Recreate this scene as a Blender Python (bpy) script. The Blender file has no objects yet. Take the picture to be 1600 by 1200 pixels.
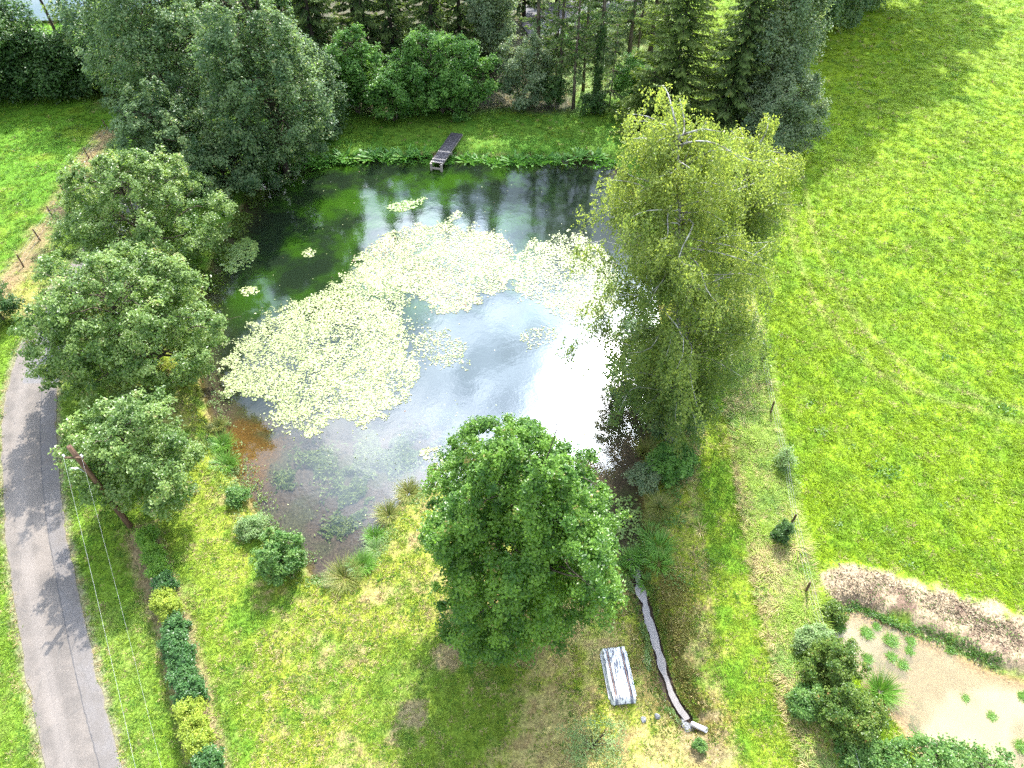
import bpy, math, random
import numpy as np
from mathutils import Vector, Matrix

# ------------------------------------------------------------------ camera, sky, sun
scene = bpy.context.scene
col = scene.collection
H = 32.0
PITCH = math.radians(47.0)
F = 1067.0
cam = bpy.data.cameras.new("camera")
cam.sensor_width = 36.0
cam.lens = 36.0 * F / 1600.0
cam.clip_end = 6000
camo = bpy.data.objects.new("camera", cam)
col.objects.link(camo)
camo.location = (0, 0, H)
camo.rotation_euler = (math.pi / 2 - PITCH, 0, 0)
scene.camera = camo

SUN_EL, SUN_AZ = math.radians(45.0), math.radians(11.0)      # azimuth clockwise from +Y
SUN = Vector((math.sin(SUN_AZ) * math.cos(SUN_EL), math.cos(SUN_AZ) * math.cos(SUN_EL), math.sin(SUN_EL)))
sl = bpy.data.lights.new("sun", 'SUN')
sl.energy = 5.0
sl.angle = math.radians(0.53)
sl.color = (1.0, 0.95, 0.86)
so = bpy.data.objects.new("sun", sl)
col.objects.link(so)
so.rotation_euler = (-SUN).to_track_quat('-Z', 'Y').to_euler()

scene.view_settings.view_transform = 'Standard'
scene.view_settings.look = 'None'
scene.view_settings.gamma = 1.0
scene.view_settings.use_curve_mapping = False
scene.view_settings.exposure = 1.12
cy = scene.cycles
cy.max_bounces = 6
cy.diffuse_bounces = 3
cy.glossy_bounces = 3
cy.transmission_bounces = 4
cy.transparent_max_bounces = 10
cy.caustics_reflective = False
cy.caustics_refractive = False
cy.use_denoising = False
cy.sample_clamp_indirect = 6.0

world = bpy.data.worlds.new("World")
scene.world = world
world.use_nodes = True
wt = world.node_tree
for n in list(wt.nodes):
    wt.nodes.remove(n)


class NT:
    """small helper to write node trees briefly"""
    def __init__(s, tree):
        s.t = tree

    def n(s, kind, **kw):
        nd = s.t.nodes.new(kind)
        for k, v in kw.items():
            if k[0] == 'i' and k[1:].isdigit():
                s.set(nd.inputs[int(k[1:])], v)
            elif k.startswith('in_'):
                s.set(nd.inputs[k[3:].replace('_', ' ')], v)
            else:
                setattr(nd, k, v)
        return nd

    def set(s, sock, v):
        if isinstance(v, bpy.types.NodeSocket):
            s.t.links.new(v, sock)
        else:
            sock.default_value = v

    def math(s, op, a, b=0.0, clamp=False):
        m = s.n('ShaderNodeMath', operation=op, use_clamp=clamp)
        s.set(m.inputs[0], a)
        s.set(m.inputs[1], b)
        return m.outputs[0]

    def mix(s, f, a, b, mode='MIX'):
        m = s.n('ShaderNodeMix', data_type='RGBA', blend_type=mode)
        s.set(m.inputs[0], f)
        s.set(m.inputs[6], a if isinstance(a, bpy.types.NodeSocket) else tuple(a) + (1,))
        s.set(m.inputs[7], b if isinstance(b, bpy.types.NodeSocket) else tuple(b) + (1,))
        return m.outputs[2]

    def ramp(s, f, lo, hi, a=0.0, b=1.0):
        m = s.n('ShaderNodeMapRange', interpolation_type='SMOOTHSTEP')
        s.set(m.inputs[0], f)
        for i, v in enumerate((lo, hi, a, b)):
            m.inputs[i + 1].default_value = v
        return m.outputs[0]

    def noise(s, vec, scale, detail=3.0, rough=0.55, dist=0.0):
        m = s.n('ShaderNodeTexNoise')
        if vec is not None:
            s.set(m.inputs['Vector'], vec)
        m.inputs['Scale'].default_value = scale
        m.inputs['Detail'].default_value = detail
        m.inputs['Roughness'].default_value = rough
        m.inputs['Distortion'].default_value = dist
        return m.outputs[0]


w = NT(wt)
sky = w.n('ShaderNodeTexSky', sky_type='NISHITA', sun_disc=False, sun_elevation=SUN_EL, sun_rotation=SUN_AZ,
          altitude=100, air_density=1.0, dust_density=.4, ozone_density=1.5)
tc = w.n('ShaderNodeTexCoord')
sep = w.n('ShaderNodeSeparateXYZ', i0=tc.outputs['Generated'])
zc = w.math('MAXIMUM', sep.outputs[2], 0.06)
cmb = w.n('ShaderNodeCombineXYZ', i0=w.math('DIVIDE', sep.outputs[0], zc), i1=w.math('DIVIDE', sep.outputs[1], zc), i2=15.5)
cn = w.noise(cmb.outputs[0], 1.15, 7, 0.58, 0.4)
cmask = w.ramp(cn, 0.42, 0.60)
thick = w.ramp(cn, 0.46, 0.66)
cmask = w.math('MULTIPLY', cmask, w.ramp(sep.outputs[2], 0.0, 0.12))
dotn = w.n('ShaderNodeVectorMath', operation='DOT_PRODUCT')
wt.links.new(tc.outputs['Generated'], dotn.inputs[0])
dotn.inputs[1].default_value = SUN
glow = w.math('POWER', w.math('MAXIMUM', dotn.outputs['Value'], 0.0), 18.0)
cbright = w.math('ADD', 9.0, w.math('MULTIPLY', glow, 130.0))
thin_c = w.n('ShaderNodeCombineXYZ', i0=w.math('MULTIPLY', cbright, .50), i1=w.math('MULTIPLY', cbright, .66), i2=w.math('MULTIPLY', cbright, .88))
full_c = w.n('ShaderNodeCombineXYZ', i0=w.math('MULTIPLY', cbright, 1.22), i1=w.math('MULTIPLY', cbright, 1.22), i2=w.math('MULTIPLY', cbright, 1.24))
cloudc = w.mix(thick, thin_c.outputs[0], full_c.outputs[0])
skymix = w.mix(cmask, sky.outputs[0], cloudc)
bg = w.n('ShaderNodeBackground', i0=skymix, i1=0.15)
wo = w.n('ShaderNodeOutputWorld')
wt.links.new(bg.outputs[0], wo.inputs[0])

# ------------------------------------------------------------------ helpers
rng = np.random.default_rng(7)
random.seed(7)


def P(u, v, z=0.0):
    """ground position (at height z) seen at this place of the photograph"""
    x, y = (u - 800) / F, (v - 600) / F
    d = (x, math.cos(PITCH) - y * math.sin(PITCH), -math.sin(PITCH) - y * math.cos(PITCH))
    t = (H - z) / -d[2]
    return Vector((d[0] * t, d[1] * t, z))


def depth_at(p):
    return p[1] * math.cos(PITCH) + (H - p[2]) * math.sin(PITCH)


def polyw(pts, z=0.0):
    return np.array([P(u, v, z)[:2] for u, v in pts])


def smooth_closed(poly, it=2):
    for _ in range(it):
        q = np.roll(poly, -1, 0)
        poly = np.stack([poly * .75 + q * .25, poly * .25 + q * .75], 1).reshape(-1, 2)
    return poly


def smooth_open(p, it=2):
    p = np.asarray(p, float)
    for _ in range(it):
        a, b = p[:-1], p[1:]
        m = np.stack([a * .75 + b * .25, a * .25 + b * .75], 1).reshape(-1, p.shape[1])
        p = np.vstack([p[:1], m, p[-1:]])
    return p


def seg_dist(xy, line, closed=False):
    a = line
    b = np.roll(line, -1, 0)
    if not closed:
        a, b = line[:-1], line[1:]
    best = np.full(len(xy), 1e9)
    for (p, q) in zip(a, b):
        e = q - p
        t = np.clip(((xy - p) @ e) / max(e @ e, 1e-9), 0, 1)
        d = np.hypot(*(xy - p - t[:, None] * e).T)
        np.minimum(best, d, out=best)
    return best


def inside(xy, poly):
    x, y = xy[:, 0], xy[:, 1]
    r = np.zeros(len(xy), bool)
    n = len(poly)
    for i in range(n):
        x0, y0 = poly[i]
        x1, y1 = poly[(i + 1) % n]
        if y0 == y1:
            continue
        c = ((y0 > y) != (y1 > y)) & (x < (x1 - x0) * (y - y0) / (y1 - y0) + x0)
        r ^= c
    return r


def sdf(xy, poly):
    """signed distance, negative inside"""
    lo, hi = poly.min(0) - 8, poly.max(0) + 8
    near = ((xy > lo) & (xy < hi)).all(1)
    out = np.full(len(xy), 8.0)
    sub = xy[near]
    d = seg_dist(sub, poly, True)
    out[near] = np.where(inside(sub, poly), -d, d)
    return out


def sstep(x, a, b):
    t = np.clip((x - a) / (b - a), 0, 1)
    return t * t * (3 - 2 * t)


_tabs = {}


def vnoise(xy, scale, seed=0, octs=4, gain=.5):
    """fractal value noise, 0..1"""
    out = np.zeros(len(xy))
    amp = tot = 0.0
    amp = 1.0
    for o in range(octs):
        key = (seed, o)
        if key not in _tabs:
            _tabs[key] = np.random.default_rng(seed * 31 + o).random((256, 256))
        T = _tabs[key]
        p = xy * scale * (2 ** o) + o * 17.3
        i = np.floor(p).astype(int)
        f = p - i
        f = f * f * (3 - 2 * f)
        x0, y0 = i[:, 0] % 256, i[:, 1] % 256
        x1, y1 = (x0 + 1) % 256, (y0 + 1) % 256
        a = T[x0, y0] * (1 - f[:, 0]) + T[x1, y0] * f[:, 0]
        b = T[x0, y1] * (1 - f[:, 0]) + T[x1, y1] * f[:, 0]
        out += amp * (a * (1 - f[:, 1]) + b * f[:, 1])
        tot += amp
        amp *= gain
    return out / tot


def mesh_np(name, verts, faces, attrs=None, colors=None, smooth=False):
    """mesh from numpy arrays; faces (n,k) with one k"""
    me = bpy.data.meshes.new(name)
    verts = np.ascontiguousarray(verts, np.float32)
    faces = np.ascontiguousarray(faces, np.int32)
    k = faces.shape[1]
    me.vertices.add(len(verts))
    me.vertices.foreach_set('co', verts.ravel())
    me.loops.add(faces.size)
    me.loops.foreach_set('vertex_index', faces.ravel())
    me.polygons.add(len(faces))
    me.polygons.foreach_set('loop_start', np.arange(0, faces.size, k, dtype=np.int32))
    try:
        me.polygons.foreach_set('loop_total', np.full(len(faces), k, np.int32))
    except Exception:
        pass
    me.polygons.foreach_set('use_smooth', np.full(len(faces), smooth, bool))
    for an, av in (attrs or {}).items():
        a = me.attributes.new(an, 'FLOAT', 'POINT')
        a.data.foreach_set('value', np.ascontiguousarray(av, np.float32))
    for an, av in (colors or {}).items():
        a = me.attributes.new(an, 'FLOAT_COLOR', 'POINT')
        c4 = np.ones((len(verts), 4), np.float32)
        c4[:, :3] = av
        a.data.foreach_set('color', c4.ravel())
    me.update(calc_edges=True)
    return me


def link(name, me, mat=None, parent=None):
    if mat is not None:
        me.materials.clear()
        me.materials.append(mat)
    o = bpy.data.objects.new(name, me)
    col.objects.link(o)
    if parent is not None:
        o.parent = parent
    return o


def tag(o, label, cat, group=None, kind=None):
    o['label'] = label
    o['category'] = cat
    if group:
        o['group'] = group
    if kind:
        o['kind'] = kind
    return o


def empty(name, loc, label, cat, group=None, rz=0.0):
    o = bpy.data.objects.new(name, None)
    o.empty_display_size = .3
    col.objects.link(o)
    o.location = loc
    o.rotation_euler = (0, 0, rz)
    return tag(o, label, cat, group)


class MB:
    """collects polygons of any size into one mesh"""
    def __init__(s):
        s.v, s.f = [], []

    def add(s, vs, fs):
        b = len(s.v)
        s.v += [tuple(v) for v in vs]
        s.f += [tuple(i + b for i in f) for f in fs]

    def box(s, c, size, M=None, taper=1.0):
        x, y, z = (a / 2 for a in size)
        vs = [Vector((i * x * (taper if k > 0 else 1), j * y * (taper if k > 0 else 1), k * z)) for k in (-1, 1) for i, j in ((-1, -1), (1, -1), (1, 1), (-1, 1))]
        if M is not None:
            vs = [M @ v for v in vs]
        vs = [v + Vector(c) for v in vs]
        s.add(vs, [(3, 2, 1, 0), (4, 5, 6, 7), (0, 1, 5, 4), (1, 2, 6, 5), (2, 3, 7, 6), (3, 0, 4, 7)])

    def tube(s, pts, radii, sides=6, cap=True):
        pts = [Vector(p) for p in pts]
        n = len(pts)
        if not hasattr(radii, '__len__'):
            radii = [radii] * n
        b = len(s.v)
        up = Vector((0.31, 0.17, 0.93))
        for i, p in enumerate(pts):
            t = (pts[min(i + 1, n - 1)] - pts[max(i - 1, 0)]).normalized()
            a = t.cross(up)
            if a.length < .05:
                a = t.cross(Vector((1, 0, 0)))
            a.normalize()
            c = t.cross(a)
            for k in range(sides):
                an = 2 * math.pi * k / sides
                s.v.append(tuple(p + (a * math.cos(an) + c * math.sin(an)) * radii[i]))
        for i in range(n - 1):
            for k in range(sides):
                k2 = (k + 1) % sides
                s.f.append((b + i * sides + k, b + i * sides + k2, b + (i + 1) * sides + k2, b + (i + 1) * sides + k))
        if cap:
            s.f.append(tuple(b + k for k in range(sides))[::-1])
            s.f.append(tuple(b + (n - 1) * sides + k for k in range(sides)))

    def mesh(s, name, smooth=False):
        me = bpy.data.meshes.new(name)
        me.from_pydata(s.v, [], s.f)
        if smooth:
            me.polygons.foreach_set('use_smooth', np.ones(len(me.polygons), bool))
        me.update()
        return me

    def build(s, name, mat, parent=None, smooth=False):
        return link(name, s.mesh(name, smooth), mat, parent)


# ------------------------------------------------------------------ materials
def new_mat(name):
    m = bpy.data.materials.new(name)
    m.use_nodes = True
    t = m.node_tree
    for n in list(t.nodes):
        t.nodes.remove(n)
    nt = NT(t)
    out = nt.n('ShaderNodeOutputMaterial')
    return m, nt, out


def principled(nt, base, rough=.7, spec=.3, **kw):
    p = nt.n('ShaderNodeBsdfPrincipled')
    nt.set(p.inputs['Base Color'], base if isinstance(base, bpy.types.NodeSocket) else tuple(base) + (1,))
    nt.set(p.inputs['Roughness'], rough)
    p.inputs['Specular IOR Level'].default_value = spec
    for k, v in kw.items():
        nt.set(p.inputs[k.replace('_', ' ')], v)
    return p


def leaf_mat(name, a, b, c=None, rough=.42, spec=.5, trans=.35, tcol=None):
    """a..b by per-leaf tint; c is a rarer third colour (withered or young leaves)"""
    m, nt, out = new_mat(name)
    at = nt.n('ShaderNodeAttribute', attribute_name='tint')
    base = nt.mix(nt.ramp(at.outputs['Fac'], 0.0, .9), a, b)
    if c is not None:
        base = nt.mix(nt.ramp(at.outputs['Fac'], .9, 1.0), base, c)
    p = principled(nt, base, rough, spec)
    tr = nt.n('ShaderNodeBsdfTranslucent')
    nt.set(tr.inputs[0], nt.mix(1.0, base, tcol or (1.5, 1.5, .8), 'MULTIPLY'))
    mx = nt.n('ShaderNodeMixShader', i0=trans)
    nt.t.links.new(p.outputs[0], mx.inputs[1])
    nt.t.links.new(tr.outputs[0], mx.inputs[2])
    nt.t.links.new(mx.outputs[0], out.inputs[0])
    return m


def noisy_mat(name, a, b, scale=6.0, rough=.8, spec=.2, bump=.3, stretch=None, contrast=(.35, .65), c=None):
    m, nt, out = new_mat(name)
    tc = nt.n('ShaderNodeTexCoord')
    vec = tc.outputs['Object']
    if stretch:
        mp = nt.n('ShaderNodeMapping')
        nt.t.links.new(vec, mp.inputs[0])
        mp.inputs['Scale'].default_value = stretch
        vec = mp.outputs[0]
    n1 = nt.noise(vec, scale, 6, .6)
    base = nt.mix(nt.ramp(n1, *contrast), a, b)
    if c is not None:
        n3 = nt.noise(vec, scale * .37, 5, .6)
        base = nt.mix(nt.ramp(n3, .52, .62), base, c)
    bp = nt.n('ShaderNodeBump', in_Strength=bump, in_Distance=.02, in_Height=n1)
    p = principled(nt, base, rough, spec, Normal=bp.outputs[0])
    nt.t.links.new(p.outputs[0], out.inputs[0])
    return m


M = {}
M['bark'] = noisy_mat('bark', (.05, .04, .03), (.16, .13, .1), 9, .9, .1, .6, (1, 1, .25))
M['bark_dark'] = noisy_mat('dark_bark', (.025, .02, .016), (.09, .07, .055), 9, .9, .1, .6, (1, 1, .25))
M['bark_birch'] = noisy_mat('birch_bark', (.2, .19, .18), (.46, .44, .42), 5, .7, .3, .3, (1, 1, 2.5), (.4, .6), (.12, .1, .09))
M['oak'] = leaf_mat('oak_leaves', (.035, .115, .010), (.18, .32, .045), (.42, .33, .13), .4, .55, .45)
M['lime'] = leaf_mat('roadside_leaves', (.065, .145, .022), (.27, .37, .115), (.50, .44, .24), .4, .6, .45)
M['alder'] = leaf_mat('alder_leaves', (.05, .115, .045), (.21, .30, .13), (.36, .36, .16), .42, .45, .45)
M['birch'] = leaf_mat('birch_leaves', (.085, .155, .045), (.31, .36, .09), (.48, .42, .13), .42, .4, .48)
M['hazel'] = leaf_mat('hazel_leaves', (.045, .14, .022), (.18, .34, .07), (.26, .38, .11), .42, .45, .45)
M['willow'] = leaf_mat('willow_leaves', (.10, .17, .085), (.26, .32, .18), (.30, .30, .14), .45, .4, .42)
M['spruce'] = leaf_mat('spruce_needles', (.035, .085, .022), (.14, .205, .055), (.22, .24, .07), .5, .3, .32)
M['yew'] = leaf_mat('yew_needles', (.035, .085, .018), (.14, .20, .04), (.38, .37, .07), .5, .3, .34)
M['dark_leaf'] = leaf_mat('dark_leaves', (.03, .085, .02), (.09, .17, .04), (.15, .19, .06), .42, .4, .38)
M['shrub'] = leaf_mat('shrub_leaves', (.06, .16, .03), (.19, .31, .08), (.28, .32, .11), .4, .45, .42)
M['hedge_dark'] = leaf_mat('laurel_leaves', (.03, .095, .022), (.09, .19, .05), (.15, .24, .08), .36, .4, .3)
M['hedge_gold'] = leaf_mat('golden_leaves', (.19, .27, .035), (.36, .42, .06), (.48, .46, .1), .45, .3, .4)
M['hedge_green'] = leaf_mat('green_hedge_leaves', (.10, .22, .03), (.22, .37, .045), (.3, .38, .06), .42, .4, .42)
M['bramble'] = leaf_mat('bramble_leaves', (.045, .11, .015), (.17, .24, .04), (.32, .19, .07), .4, .4, .4)
M['sedge'] = leaf_mat('sedge_blades', (.11, .16, .03), (.28, .28, .08), (.46, .38, .2), .5, .3, .35)
M['reed'] = leaf_mat('reed_blades', (.08, .2, .025), (.19, .36, .06), (.28, .37, .1), .4, .35, .42)
M['dockleaf'] = leaf_mat('marsh_plant_leaves', (.06, .18, .025), (.14, .30, .055), (.22, .34, .08), .45, .25, .38)
M['weed'] = leaf_mat('weed_leaves', (.13, .23, .07), (.27, .36, .15), (.42, .43, .26), .45, .4, .38)

# ------------------------------------------------------------------ outlines of the place
WZ = -0.45
pond_px = [(400, 285), (440, 264), (480, 252), (540, 246), (620, 243), (700, 243), (780, 246), (860, 247), (930, 246), (962, 252),
           (985, 290), (1000, 340), (1015, 420), (1030, 500), (1035, 580), (1022, 640), (1008, 700), (996, 750), (1004, 790), (1008, 830), (990, 880), (972, 872),
           (950, 850), (920, 815), (830, 790), (740, 766), (680, 756), (645, 766), (612, 793), (592, 830), (576, 862), (546, 888),
           (515, 906), (490, 900), (478, 880), (462, 860), (432, 838), (410, 812), (396, 786), (380, 758), (362, 730), (344, 690),
           (330, 650), (318, 610), (308, 560), (306, 500), (314, 465), (328, 420), (344, 385), (368, 350), (388, 312)]
POND = smooth_closed(polyw(pond_px, WZ))
PZ = -0.22
pool_px = [(1284, 968), (1312, 954), (1335, 951), (1365, 964), (1402, 976), (1452, 998), (1502, 1024), (1552, 1048), (1604, 1064), (1700, 1100),
           (1760, 1180), (1740, 1300), (1600, 1320), (1480, 1260), (1420, 1160), (1392, 1120), (1362, 1096), (1340, 1050), (1318, 1016), (1294, 990)]
POOL = smooth_closed(polyw(pool_px, PZ))
DZ = -0.5
ditch_px = [(984, 870), (992, 895), (1001, 922), (1012, 960), (1024, 1000), (1034, 1040), (1046, 1080), (1060, 1108), (1074, 1126)]
DITCH = smooth_open(polyw(ditch_px, DZ))
road_l = [(110, 1340), (72, 1200), (46, 1080), (24, 950), (10, 850), (4, 750), (3, 680), (8, 620), (24, 560), (44, 510), (72, 462), (104, 422), (134, 385), (166, 345), (196, 305), (218, 270), (236, 232), (250, 190), (262, 140), (272, 90), (284, 30), (300, -60)]
road_r = [(240, 1340), (191, 1200), (152, 1060), (117, 900), (97, 800), (89, 700), (88, 620), (96, 565), (112, 512), (134, 462), (160, 420), (184, 382), (208, 345), (232, 305), (252, 270), (268, 232), (280, 190), (290, 140), (298, 90), (308, 30), (320, -60)]
RL = smooth_open(polyw(road_l))
RR = smooth_open(polyw(road_r))


def resample(line, n):
    d = np.r_[0, np.cumsum(np.hypot(*np.diff(line, axis=0).T))]
    t = np.linspace(0, d[-1], n)
    return np.stack([np.interp(t, d, line[:, i]) for i in range(line.shape[1])], 1)


RL, RR = resample(RL, 260), resample(RR, 260)
RC = (RL + RR) / 2
ROADPOLY = np.vstack([RL, RR[::-1]])
mound_px = [(1282, 890), (1330, 884), (1390, 895), (1450, 915), (1520, 940), (1600, 968), (1720, 1010), (1720, 1100), (1604, 1056), (1552, 1040), (1502, 1016), (1452, 990), (1402, 968), (1365, 956), (1335, 944), (1312, 946), (1290, 956)]
DIRT = smooth_closed(polyw(mound_px))
path_px = [(1085, 560), (1128, 530), (1134, 600), (1142, 680), (1152, 760), (1167, 850), (1186, 940), (1204, 1020), (1222, 1100), (1262, 1200), (1290, 1260), (1180, 1260), (1150, 1150), (1125, 1050), (1110, 950), (1098, 850), (1088, 760), (1080, 680), (1078, 620)]
PATH = smooth_closed(polyw(path_px))
FENCE = np.array([P(u, v)[:2] for u, v in [(1150, 330), (1162, 385), (1169, 440), (1176, 503), (1188, 572), (1202, 650), (1218, 728), (1234, 822), (1257, 928), (1290, 1060), (1330, 1230)]])
FENCEL = np.array([P(u, v)[:2] for u, v in [(-90, 560), (-30, 480), (37, 417), (63, 376), (84, 342), (103, 308), (140, 250), (170, 205)]])
HEDGE = np.array([P(u, v)[:2] for u, v in [(222, 838), (240, 900), (262, 960), (280, 1010), (296, 1075), (308, 1130), (326, 1195), (345, 1260)]])


def zones(xy):
    z = {}
    z['pond'] = sdf(xy, POND)
    z['pool'] = sdf(xy, POOL)
    z['road'] = sdf(xy, ROADPOLY)
    z['dirt'] = sdf(xy, DIRT)
    z['path'] = sdf(xy, PATH)
    z['ditch'] = seg_dist(xy, DITCH)
    z['hedge'] = seg_dist(xy, HEDGE)
    z['fenceL'] = seg_dist(xy, FENCEL)
    f = FENCE[np.argsort(FENCE[:, 1])]
    z['east'] = xy[:, 0] - np.interp(xy[:, 1], f[:, 1], f[:, 0])      # >0: the pasture beyond the fence
    fl = FENCEL[np.argsort(FENCEL[:, 1])]
    z['west'] = np.interp(xy[:, 1], fl[:, 1], fl[:, 0]) - xy[:, 0]
    return z


def height(xy, z=None):
    z = z or zones(xy)
    x, y = xy[:, 0], xy[:, 1]
    h = (vnoise(xy, .12, 3, 3) - .5) * .34
    h += (vnoise(xy, .9, 4, 3) - .5) * .10
    h += .35 * sstep(z['east'], 8, 40) * (vnoise(xy, .05, 5, 2) - .2)
    flat = np.minimum(sstep(z['road'], .2, 2.5), 1)
    h *= flat
    h -= .012 * (1 - flat)
    # rank verge hummocks between path and fence
    rough = sstep(z['east'], -6, -1.2) * sstep(z['path'], .0, .6) * (1 - sstep(z['east'], .2, 1.2)) * (y < 34)
    h += rough * (.1 + .4 * (vnoise(xy * [1, 1], .55, 8, 3) - .35))
    h += .28 * (1 - sstep(np.abs(z['dirt'] + .8), .3, 1.6)) * (z['dirt'] < 1) * vnoise(xy, .8, 6, 3)
    # pond
    d = z['pond']
    bank = WZ - .02 + sstep(d, 0, 1.1) * (.47 + .0 * h)
    h = np.where(d < 1.4, bank * (1 - sstep(d, .3, 1.4)) + h * sstep(d, .3, 1.4), h)
    dep = .12 + .75 * sstep(-d, 0, 3.2) + 1.5 * sstep(-d, 3, 9)
    dep = dep * (.35 + .65 * sstep(y, 22, 33))
    h = np.where(d < 0, WZ - .02 - dep * sstep(-d, -.1, .7), h)
    # muddy pool
    d = z['pool']
    h = np.where(d < .8, h * sstep(d, 0, .8) + (PZ - .02) * (1 - sstep(d, 0, .8)), h)
    h = np.where(d < 0, PZ - .03 - .25 * sstep(-d, 0, 1.5) + .04 * (vnoise(xy, .7, 9, 3) - .3), h)
    # ditch
    dd = z['ditch'] + (vnoise(xy, 1.2, 11, 2) - .5) * .3
    v = sstep(dd, .34, 1.25)
    h = np.where((d > .5) & (z['pond'] > .15) & (dd < 1.9), h * v + (DZ - .14) * (1 - v), h)
    return h


def mixc(c, a, m):
    m = np.clip(m, 0, 1)[:, None]
    return c * (1 - m) + np.asarray(a, float) * m


def ground_color(xy, z, h):
    """the colour of the surface itself, zone by zone"""
    x, y = xy[:, 0], xy[:, 1]
    n1, n2, n3 = vnoise(xy, .16, 21, 4), vnoise(xy, .7, 22, 4), vnoise(xy, 2.3, 23, 3)
    # mown lawn: yellow green, with dry straw patches
    c = np.tile(np.array([.225, .265, .03]), (len(xy), 1))
    c = mixc(c, (.12, .215, .02), sstep(n2, .48, .7))
    dry = sstep(n1 * .4 + n2 * .33 + n3 * .27, .44, .6)
    dry *= sstep(z['pond'], 0, 2) * (1 - sstep(y, 34, 44))
    c = mixc(c, (.36, .29, .12), dry * .8)
    c = mixc(c, (.2, .12, .06), sstep(n3, .62, .75) * dry * .6)
    # far bank and everything behind: fresher
    c = mixc(c, (.075, .19, .02), sstep(y, 36, 50) * .8)
    # pasture on the east
    e = sstep(z['east'], -.3, .8)
    past = np.tile(np.array([.175, .27, .010]), (len(xy), 1))
    past = mixc(past, (.125, .225, .010), sstep(n2, .46, .66))
    past = mixc(past, (.155, .235, .014), sstep(n1, .5, .7) * .7)
    past = mixc(past, (.2, .26, .05), sstep(n3, .66, .8) * .5)
    # old wheel tracks curving over the pasture
    for off in (0.0, 1.9):
        tr = np.array([P(u, v)[:2] for u, v in [(1222, 270), (1232, 330), (1250, 420), (1290, 500), (1340, 560), (1400, 600), (1480, 632), (1600, 660)]]) + [off, off * .35]
        dt = seg_dist(xy, smooth_open(tr))
        past = mixc(past, (.34, .33, .13), (1 - sstep(dt, .10, .36)) * .26)
    c = mixc(c, (0, 0, 0), e) + past * e[:, None]
    # west pasture
    wv = sstep(z['west'], 0, .8)
    wp = np.tile(np.array([.095, .21, .015]), (len(xy), 1))
    wp = mixc(wp, (.16, .24, .02), sstep(n1, .5, .65))
    c = c * (1 - wv[:, None]) + wp * wv[:, None]
    # road verges
    vz = sstep(x, -30, -14.5) * 0
    verge = (1 - sstep(z['road'], 2, 9)) * (1 - wv) * (y < 36) * (x < -11)
    c = mixc(c, (.1, .215, .016), verge * .75)
    # rank verge on the pond side of the east fence
    rough = sstep(z['east'], -6.5, -5) * (1 - sstep(z['east'], -.2, .9)) * sstep(z['path'], -.02, .12) * sstep(z['pond'], 1.5, 3) * (y < 36) * (x > 10 + (20 - y) * .1)
    rc = np.tile(np.array([.19, .27, .05]), (len(xy), 1))
    rc = mixc(rc, (.36, .34, .15), sstep(vnoise(xy, .5, 31, 3), .5, .66) * .7)
    rc = mixc(rc, (.1, .19, .045), sstep(vnoise(xy, .9, 32, 3), .52, .66) * .7)
    c = c * (1 - rough[:, None]) + rc * rough[:, None]
    # mown path
    pm = 1 - sstep(z['path'], -.06, .1)
    pc = np.tile(np.array([.175, .245, .018]), (len(xy), 1))
    pc = mixc(pc, (.115, .22, .015), sstep(n2, .45, .62))
    pc = mixc(pc, (.33, .25, .1), sstep(n3 * .5 + n1 * .5, .54, .66) * .7)
    c = c * (1 - pm[:, None]) + pc * pm[:, None]
    edge = (1 - sstep(np.abs(z['path']), .05, .22)) * (z['east'] > -7)
    c = mixc(c, (.22, .15, .07), edge * .6 * sstep(n3, .4, .6))
    # brown, cut banks of the ditch
    dt = (1 - sstep(z['ditch'] + (n2 - .5) * 1.2, .5, 2.6)) * sstep(z['pond'], .3, 1.5)
    c = mixc(c, (.15, .105, .03), dt * .75 * sstep(n3, .35, .55))
    c = mixc(c, (.055, .04, .03), (1 - sstep(z['ditch'] + (n3 - .5) * .4, .3, .7)))
    # bare mulch beside the hedge
    c = mixc(c, (.24, .17, .1), (1 - sstep(z['hedge'] + (n3 - .5) * .5, .55, 1.1)) * .9)
    # bare ground along the west fence
    c = mixc(c, (.25, .16, .095), (1 - sstep(z['fenceL'] + (n2 - .5) * 2.0, .5, 1.5)) * .85)
    # dirt bank
    dm = 1 - sstep(z['dirt'] + (n3 - .5) * 1.3 + (n2 - .5) * .8, -.3, .25)
    dc = np.tile(np.array([.31, .235, .15]), (len(xy), 1))
    dc = mixc(dc, (.16, .105, .075), sstep(n3, .48, .62))
    c = c * (1 - dm[:, None]) + dc * dm[:, None]
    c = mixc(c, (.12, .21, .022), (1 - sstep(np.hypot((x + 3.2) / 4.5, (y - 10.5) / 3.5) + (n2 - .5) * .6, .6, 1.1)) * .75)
    # burnt / bare patch on the lawn
    for (u, v, r) in ((632, 1122, 1.0), (700, 1030, .7), (1105, 1165, 1.3), (345, 1150, .6)):
        pz = P(u, v)
        d = np.hypot(x - pz[0], y - pz[1]) + (n3 - .5) * 2.0 * r + (n2 - .5) * 1.4 * r
        c = mixc(c, (.23, .165, .1), (1 - sstep(d, r * .5, r * .95)) * .8)
    # forest floor
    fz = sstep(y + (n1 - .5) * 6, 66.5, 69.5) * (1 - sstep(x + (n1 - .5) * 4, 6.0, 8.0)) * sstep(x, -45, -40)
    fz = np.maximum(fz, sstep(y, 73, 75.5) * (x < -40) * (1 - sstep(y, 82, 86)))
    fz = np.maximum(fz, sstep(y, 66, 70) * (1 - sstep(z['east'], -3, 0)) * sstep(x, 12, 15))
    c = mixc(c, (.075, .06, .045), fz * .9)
    # sunny clearing beyond the trunks
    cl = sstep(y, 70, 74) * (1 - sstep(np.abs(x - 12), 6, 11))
    c = mixc(c, (.22, .29, .09), cl * .8)
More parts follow.
